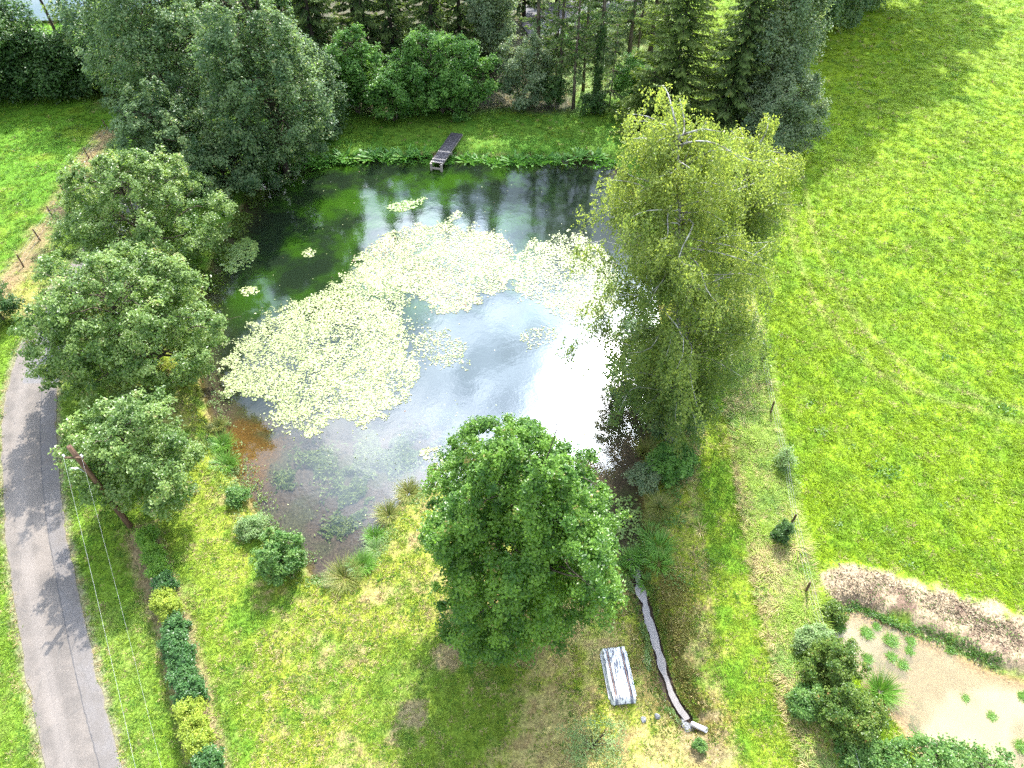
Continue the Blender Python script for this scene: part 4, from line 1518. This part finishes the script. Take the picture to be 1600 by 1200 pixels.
for i, (u, v, s, lab) in enumerate(((1070, 1122, .16, 'grey stone where the ditch water ends'), (1076, 1128, .22, 'largest dark stone at the mouth of the white pipe'), (1083, 1131, .2, 'dark stone touching the white pipe end'), (1077, 1135, .15, 'small stone below the largest dark one'), (1005, 1125, .15, 'lone grey stone in the grass below the upturned boat'), (1027, 1120, .14, 'lone dark stone between boat and ditch end'))):
    q = gp(u, v)
    stone('stone', lab, (q.x, q.y, q.z + s * .25), (s, s * .8, s * .6), 400 + i, 'stones by the ditch outlet')
la, lb = gp(1178, 366), gp(1196, 398)
m = MB()
m.tube([la + Vector((0, 0, .12)), la.lerp(lb, .4) + Vector((.15, 0, .2)), la.lerp(lb, .75) + Vector((.1, 0, .12)), lb + Vector((.3, 0, .1))], [.09, .11, .07, .03], 8)
m.tube([la.lerp(lb, .4) + Vector((.15, 0, .2)), la.lerp(lb, .5) + Vector((.6, .1, .5)), la.lerp(lb, .6) + Vector((.9, .1, .5))], [.05, .03, .015], 6)
M['log'] = noisy_mat('fallen_wood', (.2, .11, .08), (.36, .24, .19), 6, .85, .2, .5, (1, 1, 1))
tag(m.build('fallen_branch', M['log'], None, True), 'reddish fallen branch on the grass below the dark spruce', 'branch')

# ------------------------------------------------------------------ floating lily pads and weed
def pads_material():
    m, nt, out = new_mat('lily_pads')
    at = nt.n('ShaderNodeAttribute', attribute_name='tint')
    base = nt.mix(nt.ramp(at.outputs['Fac'], 0, .85), (.13, .17, .045), (.34, .37, .17))
    base = nt.mix(nt.ramp(at.outputs['Fac'], .86, .94), base, (.26, .16, .11))
    p = principled(nt, base, .4, .4)
    nt.t.links.new(p.outputs[0], out.inputs[0])
    return m


M['pads'] = pads_material()
M['pads_green'] = leaf_mat('floating_weed', (.09, .17, .03), (.2, .27, .06), (.3, .3, .12), .4, .5, .1)


def mat_of_pads(name, label, px, dens, seed, size=.2, mat='pads', edge=1.3, brown=0.0, cat='lily pads'):
    r = np.random.default_rng(seed)
    poly = smooth_closed(polyw(px, WZ), 2)
    lo, hi = poly.min(0) - 1.5, poly.max(0) + 1.5
    n = int((hi - lo).prod() * dens)
    xy = lo + r.random((n, 2)) * (hi - lo)
    d = sdf(xy, poly) + (vnoise(xy, .45, seed % 97, 4) - .5) * 2.6 * edge * .6 + (vnoise(xy, 1.3, seed % 89, 5, .75) - .5) * 4.4 * edge * .5
    keep = (d < r.normal(size=n) * .10 * edge + .05) & (sdf(xy, POND) < -.05)
    gaps = vnoise(xy, .9, seed % 83 + 7, 4)
    keep &= (r.random(n) < .45 + .55 * sstep(gaps, .34, .5))
    xy, g = xy[keep], gaps[keep]
    n = len(xy)
    k = 7
    s = size * .5 * (.45 + 1.15 * r.random(n) ** 2)
    a0 = r.uniform(0, 6.28, n)
    tilt = r.normal(size=(n, 2)) * .09
    V = []
    for i in range(k):
        an = a0 + (i + .15) * 6.283 / (k + .3)
        rad = s * (1 if i else .98)
        X, Y = np.cos(an) * rad, np.sin(an) * rad
        V.append(np.stack([xy[:, 0] + X, xy[:, 1] + Y, WZ + .014 + .012 * r.random(n) + X * tilt[:, 0] + Y * tilt[:, 1] + (.012 * (i % 2))], 1))
    V = np.stack(V, 1).reshape(-1, 3)
    Fc = np.arange(n * k).reshape(n, k)
    tint = np.clip(r.random(n) * .6 + vnoise(xy, .35, 77, 3) * .35 + brown * (r.random(n) < .4) * vnoise(xy, .5, 78, 3), 0, 1)
    o = link(name, mesh_np(name, V, Fc, {'tint': np.repeat(tint, k)}), M[mat])
    tag(o, label, cat, None, 'stuff')
    return o


mat_of_pads('lily_pads', 'broad pale yellow-green carpet of lily pads on the west half of the pond',
            [(346, 602), (372, 548), (386, 508), (430, 482), (470, 466), (520, 445), (552, 418), (612, 424), (638, 500), (652, 555), (648, 596), (618, 636), (566, 650), (520, 660), (496, 682), (470, 676), (424, 660), (412, 636), (396, 622), (352, 622)], 320, 501, .09)
mat_of_pads('lily_pads', 'whitish carpet of lily pads speckled with brown, below the far open water',
            [(560, 408), (604, 370), (680, 354), (740, 358), (790, 366), (812, 408), (796, 454), (752, 462), (704, 492), (668, 478), (640, 460), (606, 448), (566, 436)], 300, 502, .09, brown=.6)
mat_of_pads('lily_pads', 'white-glaring carpet of lily pads beside the birches',
            [(806, 405), (834, 374), (880, 360), (930, 380), (962, 420), (972, 470), (930, 494), (894, 504), (862, 486), (832, 468), (806, 450)], 260, 503, .09, brown=.3)
mat_of_pads('lily_pads', 'thin trail of lily pads off the east side of the broad carpet', [(652, 520), (694, 520), (730, 552), (742, 566), (700, 562), (664, 560)], 150, 504, .09, edge=1.6)
mat_of_pads('lily_pads', 'thin broken lily pads in the middle of the bright glare', [(812, 510), (860, 512), (880, 545), (850, 548), (822, 535)], 100, 505, .09, edge=1.7)
mat_of_pads('lily_pads', 'small lone raft of pads in the dark water below the jetty', [(608, 322), (632, 314), (662, 309), (660, 322), (640, 328), (614, 331)], 110, 506, .16, 'pads_green', edge=.6)
mat_of_pads('floating_weed', 'green floating weed against the west bank under the roadside tree', [(344, 392), (372, 376), (405, 382), (392, 412), (354, 426)], 130, 507, .17, 'pads_green', edge=.7, cat='water weed')
mat_of_pads('lily_pads', 'small white cluster of pads at the water edge of the oak', [(664, 700), (690, 690), (700, 720), (680, 734), (666, 724)], 90, 508, .13, edge=.8)
mat_of_pads('lily_pads', 'tiny pad cluster in the green water left of the big carpet', [(374, 452), (402, 450), (400, 462), (380, 464)], 110, 509, .14, edge=.5)
mat_of_pads('lily_pads', 'tiny pad cluster in the dark green water between jetty and roadside tree', [(472, 392), (490, 390), (488, 402), (474, 402)], 110, 510, .14, edge=.5)
mat_of_pads('lily_pads', 'tiny pad cluster just above the brown-speckled carpet', [(700, 338), (718, 330), (714, 344), (702, 346)], 110, 511, .14, edge=.5)
mat_of_pads('duckweed', 'grey-green duckweed clogging the pond end at the ditch', [(966, 780), (1004, 778), (1010, 830), (992, 872), (972, 860), (966, 820)], 130, 512, .11, 'pads_green', edge=.8, cat='duckweed')
# loose leaves on the open water
r = np.random.default_rng(61)
xy = np.array([P(u, v)[:2] for u, v in zip(r.uniform(330, 960, 420), r.uniform(255, 880, 420))])
k = (sdf(xy, POND) < -.3) & (vnoise(xy, .35, 63, 3) > .48)
xy = xy[k]
n = len(xy)
lv = leaves_mesh('floating_leaves', np.c_[xy, np.full(n, WZ + .016)], np.array([0, 0, 1.]) + r.normal(size=(n, 3)) * .05, r.uniform(.04, .12, n), .8, axis=r.normal(size=(n, 3)), fold=.01, r=r)
tag(link('floating_leaves', lv, M['pads']), 'scattered single pale leaves floating on the open pond water', 'leaves', None, 'stuff')
# water weed under the clear shallows
P_, N2 = [], []
for (u, v, s, n) in ((545, 770, 1.1, 1500), (560, 735, 1.4, 1900), (620, 705, 1.5, 1900), (500, 720, 1.0, 900), (450, 745, .7, 450), (530, 820, .8, 700), (585, 690, 1.2, 1200), (690, 660, 1.3, 1200), (480, 700, .7, 400), (555, 800, .5, 400)):
    c = P(u, v, WZ)
    nn = n
    off = r.normal(size=(nn, 2)) * s * .55
    q = np.c_[c.x + off[:, 0], c.y + off[:, 1], np.zeros(nn)]
    lump = vnoise(q[:, :2], .9, 71, 3)
    q[:, 2] = WZ - .05 - .5 * (1 - sstep(lump, .3, .65)) - r.uniform(0, .1, nn)
    keepq = (lump > .38) & (sdf(q[:, :2], POND) < -.3)
    P_.append(q[keepq])
P_ = np.concatenate(P_)
M['dry_weed'] = leaf_mat('dry_weed', (.09, .12, .02), (.26, .23, .07), (.42, .31, .17), .6, .2, .3)
M['under_weed'] = leaf_mat('submerged_weed', (.16, .25, .09), (.34, .42, .18), None, .8, .1, .1)
tag(link('submerged_weed', leaves_mesh('submerged_weed', P_, np.array([0, 0, 1.]) + r.normal(size=(len(P_), 3)) * .5, r.uniform(.12, .3, len(P_)), .5, r=r), M['under_weed']), 'green water weed clouds under the clear shallow south end of the pond', 'water weed', None, 'stuff')

# ------------------------------------------------------------------ bank plants
g_b = 'shrubs on the pond bank'
bush('bank_shrub', 'round bright green shrub at the south tip of the pond', 'shrub', gp(446, 884), (1.2, 1.15, 1.35), M['shrub'], 600, g_b, nl=22, per=9, leaves=40, size=.13, clump=.19, lobe=.32, zmin=-.5)
bush('bank_shrub', 'loose grey-green shrub on the bank just above the round bright one', 'shrub', gp(398, 828), (.85, .7, .6), M['weed'], 601, g_b, nl=9, per=8, leaves=45, size=.1, clump=.22)
bush('bank_shrub', 'low leafy plant on the west bank between the sedge and grey-green shrub', 'shrub', gp(372, 778), (.65, .55, .5), M['shrub'], 602, g_b, nl=8, per=8, leaves=40, size=.11, clump=.2)
bush('bank_shrub', 'blue-green leafy shrub between the ditch and the mown path', 'shrub', gp(1045, 742), (1.15, 1.05, 1.3), M['hazel'], 603, g_b, nl=20, per=9, leaves=40, size=.16, clump=.22, lobe=.32, zmin=-.5)
bush('bank_shrub', 'grey low shrub leaning over the water beside the blue-green one', 'shrub', gp(1012, 748), (1.0, .9, .8), M['willow'], 604, g_b, nl=10, per=9, leaves=45, size=.12, clump=.26)
bush('verge_shrub', 'narrow dark shrub beside the fence in the rank verge', 'shrub', gp(1217, 845), (.42, .42, .85), M['dark_leaf'], 605, 'small shrubs along the fence', nl=8, per=8, leaves=40, size=.1, clump=.18, zmin=-.6)
bush('verge_shrub', 'grey tangled shrub round a fence post in the rank verge', 'shrub', gp(1220, 732), (.55, .5, .7), M['weed'], 606, 'small shrubs along the fence', nl=8, per=7, leaves=26, size=.09, clump=.24, zmin=-.6)
g_s = 'sedge tufts on the pond margin'
for i, (u, v, n, sc, mt, lab) in enumerate((
        (638, 766, 320, 1.15, 'sedge', 'straw-tipped sedge tuft furthest up the east shore of the south bay'),
        (606, 800, 320, 1.1, 'sedge', 'wide sedge tuft second from the top on the south bay shore'),
        (584, 834, 260, .9, 'reed', 'dark green tuft in the middle of the south bay shore'),
        (586, 856, 240, .8, 'weed', 'yellowish leafy tuft on the south bay shore'),
        (566, 884, 320, 1.05, 'reed', 'green tuft beside the big straw-coloured sedge at the bay tip'),
        (538, 902, 420, 1.35, 'sedge', 'big straw-coloured sedge tuft at the very tip of the south bay'),
        (345, 690, 260, 1.15, 'reed', 'dark green grass tuft on the west bank by the amber shallows'),
        (352, 722, 260, 1.15, 'reed', 'tall grass tuft just below the first one by the amber shallows'),
        (338, 660, 240, .9, 'sedge', 'dry reddish tuft on the west bank above the amber shallows'),
        (1030, 795, 300, 1.1, 'sedge', 'brownish sedge tuft hanging over the pond end by the duckweed'),
        (1022, 815, 280, .9, 'sedge', 'smaller sedge tuft beside the brownish one over the duckweed'),
        (1012, 700, 260, 1.2, 'sedge', 'dark sedge tuft at the water under the birch'))):
    tuft('sedge_tuft', lab, 'sedge', gp(u, v), 620 + i, M[mt], int(n * 1.7), .3, .72, .02, .7, .5, g_s, sc)
g_d = 'bright reed clumps along the ditch'
for i, (u, v, sc, lab) in enumerate(((1018, 838, 1.0, 'bright green reed clump at the top of the ditch by the duckweed'), (1030, 856, 1.05, 'second bright reed clump on the east side of the ditch'), (1012, 866, .95, 'bright reed clump in the middle of the group above the open ditch water'), (1028, 880, .95, 'lowest reed clump of the group on the east side'),
                                     (1014, 905, .7, 'small reed clump beside the open ditch water'), (988, 868, .9, 'reed clump on the oak side of the ditch'), (980, 884, .8, 'lower reed clump on the oak side of the ditch'))):
    tuft('reed_clump', lab, 'reed', gp(u, v), 640 + i, M['reed'], 170, .45, .72, .04, .75, .5, g_d, sc)
g_f = 'leafy marsh plants along the far bank'
us = [(498, 246), (520, 240), (538, 238), (556, 240), (575, 238), (592, 238), (612, 237), (634, 236), (656, 234), (728, 240), (752, 241), (768, 244), (786, 246), (806, 242), (834, 242), (858, 240), (884, 242), (906, 238), (930, 238)]
for i, (u, v) in enumerate(us):
    side = 'west' if u < 690 else 'east'
    k_ = i if u < 690 else i - 9
    leafy_plant('marsh_plant', 'leafy marsh plant at the far water edge, %s %s of the jetty end' % (ords[(8 - k_) if u < 690 else k_], side), 'plant', gp(u, v + 3), 660 + i, M['dockleaf'], 30 if u < 690 else 22, (1.15 if u < 690 else .95) * (.8 + .4 * random.random()), .3, .5, g_f)
# weeds hugging the far water edge, too many and small to count
r = np.random.default_rng(81)


def strip_weeds(name, label, px, n, width, size, mat, seed, zup=.35, cat='weeds'):
    r = np.random.default_rng(seed)
    ln = np.array([P(u, v)[:2] for u, v in px])
    ln = resample(smooth_open(ln), 200)
    c = ln[r.integers(0, 200, n)] + r.normal(size=(n, 2)) * width
    c += (vnoise(c, .9, seed % 50, 3)[:, None] - .5) * .8
    lump = vnoise(c, .8, seed % 60 + 3, 3)
    c = c[lump > .42]
    lump = lump[lump > .42]
    wet = seg_dist(c, DITCH) > .27
    c, lump = c[wet], lump[wet]
    z = height(c) + r.uniform(0, 1, len(c)) * zup * sstep(lump, .4, .65)
    pos = np.c_[c, np.maximum(z, WZ + .03)]
    me = leaves_mesh(name, pos, np.array([0, 0, .8]) + r.normal(size=(len(c), 3)) * .55, size * r.uniform(.6, 1.3, len(c)), .5, tint=np.clip(r.random(len(c)) * .6 + .4 * vnoise(c, .5, 5, 2), 0, 1), r=r)
    return tag(link(name, me, mat), label, cat, None, 'stuff')


strip_weeds('far_bank_weeds', 'ragged green weeds along the far water edge', [(400, 275), (450, 255), (500, 246), (600, 241), (700, 241), (800, 245), (900, 245), (960, 250)], 9000, .4, .3, M['dockleaf'], 91)
strip_weeds('west_bank_weeds', 'ragged weeds and dry stems on the west bank of the pond', [(318, 470), (310, 520), (312, 560), (322, 610), (332, 650), (346, 692), (364, 732), (384, 764), (400, 795)], 4200, .45, .14, M['weed'], 92, .3)
strip_weeds('upper_west_bank_weeds', 'rank weeds on the shaded west bank between alders and roadside trees', [(400, 288), (374, 340), (350, 378), (332, 418), (318, 458), (308, 500)], 5200, .5, .2, M['bramble'], 104, .45)
strip_weeds('bay_weeds', 'low weeds round the tip of the south bay', [(400, 800), (430, 845), (470, 880), (490, 905), (520, 912), (560, 895), (590, 860), (605, 815), (640, 780), (680, 765)], 5200, .35, .12, M['weed'], 93, .22)
strip_weeds('ditch_weeds', 'weeds growing down the cut banks of the ditch', [(985, 880), (1010, 930), (1022, 980), (1040, 1050), (1066, 1115)], 4200, .8, .1, M['bramble'], 94, .15)
strip_weeds('path_bank_weeds', 'shaded weeds between the mown path and the east water edge', [(1040, 560), (1050, 640), (1050, 720), (1058, 780), (1060, 840), (1052, 900)], 6500, .8, .13, M['shrub'], 95, .3)
strip_weeds('ditch_bank_weeds', 'brownish dry weeds over the bank between ditch and mown path', [(1040, 900), (1056, 960), (1068, 1020), (1082, 1080), (1098, 1130)], 7000, .6, .13, M['dry_weed'], 113, .16)
strip_weeds('ditch_lawn_weeds', 'olive weeds on the lawn side bank of the ditch', [(960, 900), (985, 960), (1002, 1020), (1016, 1080), (1040, 1130)], 4500, .5, .11, M['dry_weed'], 114, .1)
for k_, (off, nm) in enumerate(((-.38, 'oak side'), (.42, 'path side'))):
    strip_weeds('ditch_edge_weeds', 'ragged weeds fringing the ditch water on its ' + nm, [(u + off * 34, v) for u, v in ditch_px[1:]], 2600, .09, .12, M['bramble' if k_ else 'weed'], 110 + k_, .22)
strip_weeds('boat_weeds', 'leafy weeds round the upturned boat', [(936, 1024), (946, 1070), (958, 1108), (985, 1108)], 700, .16, .11, M['shrub'], 96, .16)
strip_weeds('pool_edge_weeds', 'green weeds on the cut edge between dirt bank and muddy pool', [(1300, 955), (1335, 946), (1365, 955), (1402, 968), (1452, 990), (1502, 1016), (1560, 1042)], 2600, .16, .12, M['shrub'], 97, .25)
strip_weeds('pool_margin_weeds', 'pale flooded weeds on the verge side of the muddy pool', [(1338, 1030), (1366, 1068), (1398, 1098), (1416, 1130), (1440, 1180)], 8000, .55, .1, M['weed'], 98, .2)
strip_weeds('soil_clods', 'crumbly brown clods lying over the bare dirt bank', [(1296, 920), (1380, 925), (1450, 950), (1520, 978), (1620, 1020)], 5000, .75, .13, M['soil'], 119, .05, cat='soil')
strip_weeds('dirt_weeds', 'small weeds scattered over the bare dirt bank', [(1300, 905), (1380, 920), (1450, 950), (1520, 980), (1600, 1010)], 900, .9, .1, M['shrub'], 99, .08)
strip_weeds('belt_brush', 'brown and dark brush at the foot of the west tree belt', [(0, 150), (60, 148), (120, 148), (170, 150)], 2600, .9, .3, M['bramble'], 100, .9)
strip_weeds('wood_undergrowth', 'dark undergrowth on the floor of the spruce wood', [(440, 120), (560, 110), (680, 100), (800, 100)], 6000, 3.2, .34, M['dark_leaf'], 103, 1.0)
strip_weeds('hedge_weeds', 'bits of dry weed between the hedge bushes', [(235, 860), (262, 950), (285, 1030), (305, 1120), (326, 1195)], 900, .35, .09, M['weed'], 101, .15)

# muddy pool tufts
g_p = 'grass tufts standing in the muddy pool'
for i, (u, v, sc, lab) in enumerate(((1311, 982, .62, 'small round grass tuft in the pool, the one by the verge corner'), (1354, 990, .66, 'grass tuft second from the verge along the pool top'), (1391, 1002, .72, 'third grass tuft along the pool top, fullest of that row'), (1369, 980, .4, 'tiny tuft close under the dirt bank edge'),
                                     (1423, 1003, .48, 'small pale tuft at the end of the top row in the pool'), (1421, 1018, .42, 'small tuft just below the pale one in the pool'), (1392, 1028, .5, 'yellow-green tuft in the middle of the pool'), (1410, 1040, .5, 'thin tuft beside the yellow-green one in the pool'), (1355, 1030, .5, 'faint grey-green tuft above the big rush'),
                                     (1484, 1017, .42, 'tuft at the foot of the dirt bank edge further along'), (1508, 1092, .35, 'small dark lone tuft in the open muddy water'), (1549, 1120, .4, 'faint tuft in the open muddy water toward the bottom'), (1598, 1090, .5, 'tuft at the far side of the muddy pool'), (1595, 1168, .6, 'leafy tuft at the bottom side of the muddy pool'))):
    q = P(u, v, PZ - .05)
    me = tuft_mesh('pool_tuft', 700 + i, 260, .40 * sc, .42 * sc, .022, .7, .7, False)
    o = link('pool_tuft', me, M['reed'])
    o.location = q
    tag(o, lab, 'grass tuft', g_p)
tuft('rush_clump', 'big dark spiky rush clump standing in the muddy pool', 'rush', P(1375, 1082, PZ - .05), 720, M['reed'], 420, .28, .95, .022, .35, .75, None, 1.0)
g_br = 'bramble bushes between the path and the muddy pool'
for i, (u, v, rd, mt, lab) in enumerate(((1288, 1052, (1.25, 1.15, 1.2), 'bramble', 'dark bramble bush at the verge side of the pool, the upper one'), (1268, 1012, (.8, .7, .7), 'weed', 'pale weedy bush just above the upper bramble'), (1312, 1132, (1.35, 1.2, 1.25), 'bramble', 'dark lower bramble bush with reddish stems'), (1262, 1105, (.8, .7, .6), 'shrub', 'low leafy bush between the bramble and the mown path'), (1345, 1185, (1.0, .9, .8), 'shrub', 'light green bush at the picture bottom beside the sapling'), (1300, 960, (.5, .45, .45), 'bramble', 'small green bush at the corner where dirt bank meets verge'))):
    bush('bramble_bush', lab, 'bush', gp(u, v), rd, M[mt], 730 + i, g_br, nl=24, per=10, leaves=38, size=.11, clump=.2, zmin=-.4, lobe=.3)
g_sp = 'saplings at the bottom beside the pool'
for i, (u, v, zc, rd, lab) in enumerate(((1455, 1188, 1.7, (1.15, .95, 1.2), 'leafy sapling rising in front of the muddy pool, the fuller one'), (1540, 1200, 1.6, (1.05, .9, 1.0), 'thinner sapling beside the fuller one in front of the pool'), (1400, 1205, 1.2, (.8, .8, .8), 'low sapling between brambles and the fuller sapling'))):
    broad_tree('sapling', lab, 'tree', tree_at(u, v, zc), 3, rd, zc, M['shrub'], M['bark'], 740 + i, .05, group=g_sp, nlobes=12, per=8, leaves=34, size=.13, lobe=.36, clump=.26, zmin=-.6, holes=.15)
bush('lawn_bush', 'thin see-through bush at the bottom of the lawn, in the oak shade', 'bush', gp(925, 1165), (1.3, 1.0, .8), M['weed'], 745, nl=10, per=8, leaves=20, size=.08, clump=.3)
bush('lawn_weed', 'small round weed on the dry lawn below the white pipe', 'plant', gp(1092, 1168), (.26, .24, .26), M['shrub'], 746, nl=6, per=6, leaves=24, size=.08, clump=.1)
g_dk = 'pale dock plants in the pasture'
r = np.random.default_rng(77)


def weed_patches(name, label, spots, mat, seed, size):
    """low broad-leaved weeds lying in the sward, in loose irregular patches"""
    r = np.random.default_rng(seed)
    P_ = []
    for (x, y, rad, n) in spots:
        q = r.normal(size=(n, 2)) * rad * [1, .8] * .5
        P_.append(np.c_[x + q[:, 0], y + q[:, 1]])
    xy = np.concatenate(P_)
    pos = np.c_[xy, height(xy) + r.uniform(.03, .16, len(xy))]
    me = leaves_mesh(name, pos, np.array([0, 0, 1.]) + r.normal(size=(len(xy), 3)) * .45, size * r.uniform(.5, 1.3, len(xy)), .5, r=r)
    return tag(link(name, me, mat), label, 'weeds', None, 'stuff')


pale = [(1285, 676, .42, 45), (1262, 632, .4, 30), (1240, 756, .4, 40), (1222, 525, .45, 34), (1310, 822, .4, 24), (1418, 882, .4, 36), (1384, 830, .35, 20), (1330, 700, .5, 16), (1470, 790, .5, 18), (1345, 560, .5, 20)]
weed_patches('pale_pasture_weeds', 'pale dock and thistle patches scattered over the pasture near the fence', [(P(u, v).x, P(u, v).y, a_, n_) for u, v, a_, n_ in pale], M['weed'], 761, .15)
dark = [(1532, 180, 1.0, 60), (1362, 145, 1.1, 60), (1385, 740, .9, 90), (1345, 132, .9, 40), (1380, 160, .7, 40), (1490, 120, 1.0, 50), (1560, 240, .8, 40), (1430, 330, .7, 50), (1540, 420, .7, 50), (1300, 395, .5, 40), (1480, 560, .6, 60), (1570, 640, .6, 60)]
weed_patches('dark_pasture_weeds', 'darker broad-leaved weed patches scattered over the open pasture', [(P(u, v).x, P(u, v).y, a_, n_) for u, v, a_, n_ in dark], M['shrub'], 762, .19)
west = [(90, 215, .8, 50), (60, 262, .7, 40), (20, 235, .8, 40), (120, 200, .8, 40), (30, 320, .5, 30), (82, 300, .4, 24)]
weed_patches('west_pasture_weeds', 'small dark weed patches over the west pasture', [(P(u, v).x, P(u, v).y, a_, n_) for u, v, a_, n_ in west], M['bramble'], 763, .2)

# ------------------------------------------------------------------ grass blades (instanced tufts)
def grass_mat():
    m, nt, out = new_mat('grass_blades')
    at = nt.n('ShaderNodeAttribute', attribute_type='INSTANCER', attribute_name='gcol')
    ti = nt.n('ShaderNodeAttribute', attribute_name='tint')
    k = nt.ramp(ti.outputs['Fac'], 0, 1, .75, 1.35)
    base = nt.mix(1.0, at.outputs['Color'], nt.n('ShaderNodeCombineXYZ', i0=k, i1=k, i2=k).outputs[0], 'MULTIPLY')
    p = principled(nt, base, .55, .18)
    tr = nt.n('ShaderNodeBsdfTranslucent')
    nt.set(tr.inputs[0], base)
    mx = nt.n('ShaderNodeMixShader', i0=.35)
    nt.t.links.new(p.outputs[0], mx.inputs[1])
    nt.t.links.new(tr.outputs[0], mx.inputs[2])
    nt.t.links.new(mx.outputs[0], out.inputs[0])
    return m


M['grass'] = grass_mat()


def scatter(name, label, xy, scale, colr, proto_mesh, seed):
    r = np.random.default_rng(seed)
    n = len(xy)
    me = bpy.data.meshes.new(name)
    me.vertices.add(n)
    me.vertices.foreach_set('co', np.c_[xy, height(xy) - .01].astype(np.float32).ravel())
    def at(nm, ty, dt, key):
        a_ = me.attributes.new(nm, ty, 'POINT')
        a_.data.foreach_set(key, np.ascontiguousarray(dt, np.float32).ravel())
    at('gscale', 'FLOAT', scale, 'value')
    rot = np.c_[r.normal(size=(n, 2)) * .12, r.uniform(0, 6.283, n)]
    at('grot', 'FLOAT_VECTOR', rot, 'vector')
    at('gcol', 'FLOAT_COLOR', np.c_[colr, np.ones(n)], 'color')
    o = link(name, me)
    po = bpy.data.objects.new(name + '_blade_source', proto_mesh)
    proto_mesh.materials.append(M['grass'])
    ng = bpy.data.node_groups.new(name + '_nodes', 'GeometryNodeTree')
    ng.interface.new_socket('Geometry', in_out='INPUT', socket_type='NodeSocketGeometry')
    ng.interface.new_socket('Geometry', in_out='OUTPUT', socket_type='NodeSocketGeometry')
    gi, go = ng.nodes.new('NodeGroupInput'), ng.nodes.new('NodeGroupOutput')
    ip = ng.nodes.new('GeometryNodeInstanceOnPoints')
    oi = ng.nodes.new('GeometryNodeObjectInfo')
    oi.inputs[0].default_value = po
    def na(nm, ty):
        q = ng.nodes.new('GeometryNodeInputNamedAttribute')
        q.data_type = ty
        q.inputs[0].default_value = nm
        return q.outputs[0]
    ng.links.new(gi.outputs[0], ip.inputs['Points'])
    ng.links.new(oi.outputs['Geometry'], ip.inputs['Instance'])
    e2r = ng.nodes.new('FunctionNodeEulerToRotation')
    ng.links.new(na('grot', 'FLOAT_VECTOR'), e2r.inputs[0])
    ng.links.new(e2r.outputs[0], ip.inputs['Rotation'])
    ng.links.new(na('gscale', 'FLOAT'), ip.inputs['Scale'])
    ng.links.new(ip.outputs[0], go.inputs[0])
    md = o.modifiers.new('tufts', 'NODES')
    md.node_group = ng
    return tag(o, label, 'grass', None, 'stuff')


def grass_points(n, x0, x1, y0, y1, seed):
    r = np.random.default_rng(seed)
    xy = np.c_[r.uniform(x0, x1, n), r.uniform(y0, y1, n)]
    dep = xy[:, 1] * .682 + 23.4
    # what a camera near this one could show, thinner with distance
    vis = (np.abs(xy[:, 0]) < dep * .80 + 1.5) & (r.random(n) < (29.0 / dep) ** 2.3)
    xy = xy[vis]
    z = zones(xy)
    ok = (z['pond'] > .12) & (z['pool'] > .02) & (z['road'] > .12 - .5 * vnoise(xy, 1.1, 57, 3) ** 2) & (z['ditch'] > .55)
    xy = xy[ok]
    z = {k: v[ok] for k, v in z.items()}
    c = ground_color(xy, z, None)
    return xy, z, c, r


xy, z, c, r = grass_points(1250000, -78, 80, 6.5, 104, 901)
dep = xy[:, 1] * .682 + 23.4
far = (dep / 32.0) ** .55
green = c[:, 1] - c[:, 0]
rough = sstep(z['east'], -6.5, -5) * (1 - sstep(z['east'], -.2, .9)) * (z['path'] > 0.0) * (xy[:, 1] < 36) * (z['pond'] > 2.0) * (xy[:, 0] > 10 + (20 - xy[:, 1]) * .1)
k = (rough < .3) & (z['dirt'] > .25) & (r.random(len(xy)) < np.where(green > .02, 1, .35)) & (z['hedge'] > .5)
pas = sstep(z['east'], 0, 1)
xs, cs = xy[k], c[k]
sc = (.6 + .12 * pas[k]) * r.uniform(.5, 1.5, k.sum()) * (.8 + .5 * vnoise(xs, .5, 17, 3)) * far[k]
def tuft_colours(cs, xs, r, amp=1.0):
    ratio = cs[:, 0] / np.maximum(cs[:, 1], 1e-3)
    kind = r.random(len(cs))
    ps = np.clip((ratio - .62) * 1.35, .02, .6) * (.5 + vnoise(xs, 1.3, 27, 3))
    out = cs * np.where(xs[:, :1] > 13, .98 + .5 * r.random((len(cs), 1)), .85 + .75 * r.random((len(cs), 1))) * [1.08, 1.05, 1]
    straw = kind < ps
    out[straw] = np.array([.44, .35, .17]) * (.65 + .6 * r.random((straw.sum(), 1)))
    deep = kind > np.where(xs[:, 0] > 12, .95, .82)
    out[deep] = np.array([.065, .155, .016]) * (.8 + .6 * r.random((deep.sum(), 1)))
    lime = (kind > .62) & (kind < .8) & ~straw
    out[lime] = np.array([.23, .33, .03]) * (.8 + .5 * r.random((lime.sum(), 1)))
    return out


cs = tuft_colours(cs, xs, r)
scatter('short_grass', 'short green and straw-coloured grass on lawn, verges, banks and pastures', xs, sc, cs, tuft_mesh('short_grass_tuft', 1, 14, .13, .15, .03, .5, .8), 902)
k = (rough > .3)
xs, cs = xy[k], c[k]
cs = tuft_colours(cs, xs, r)
scatter('rank_grass', 'long pale rank grass leaning over the verge beside the fence', xs, r.uniform(.6, 1.3, len(xs)) * (.6 + .8 * vnoise(xs, .6, 19, 3)), cs, tuft_mesh('rank_grass_tuft', 2, 18, .14, .36, .024, .9, .9), 903)
print('GRASS', len(xy), 'TRIS', sum(len(o.data.loops) - 2 * len(o.data.polygons) for o in col.objects if o.type == 'MESH'), 'LEN', len(xs))
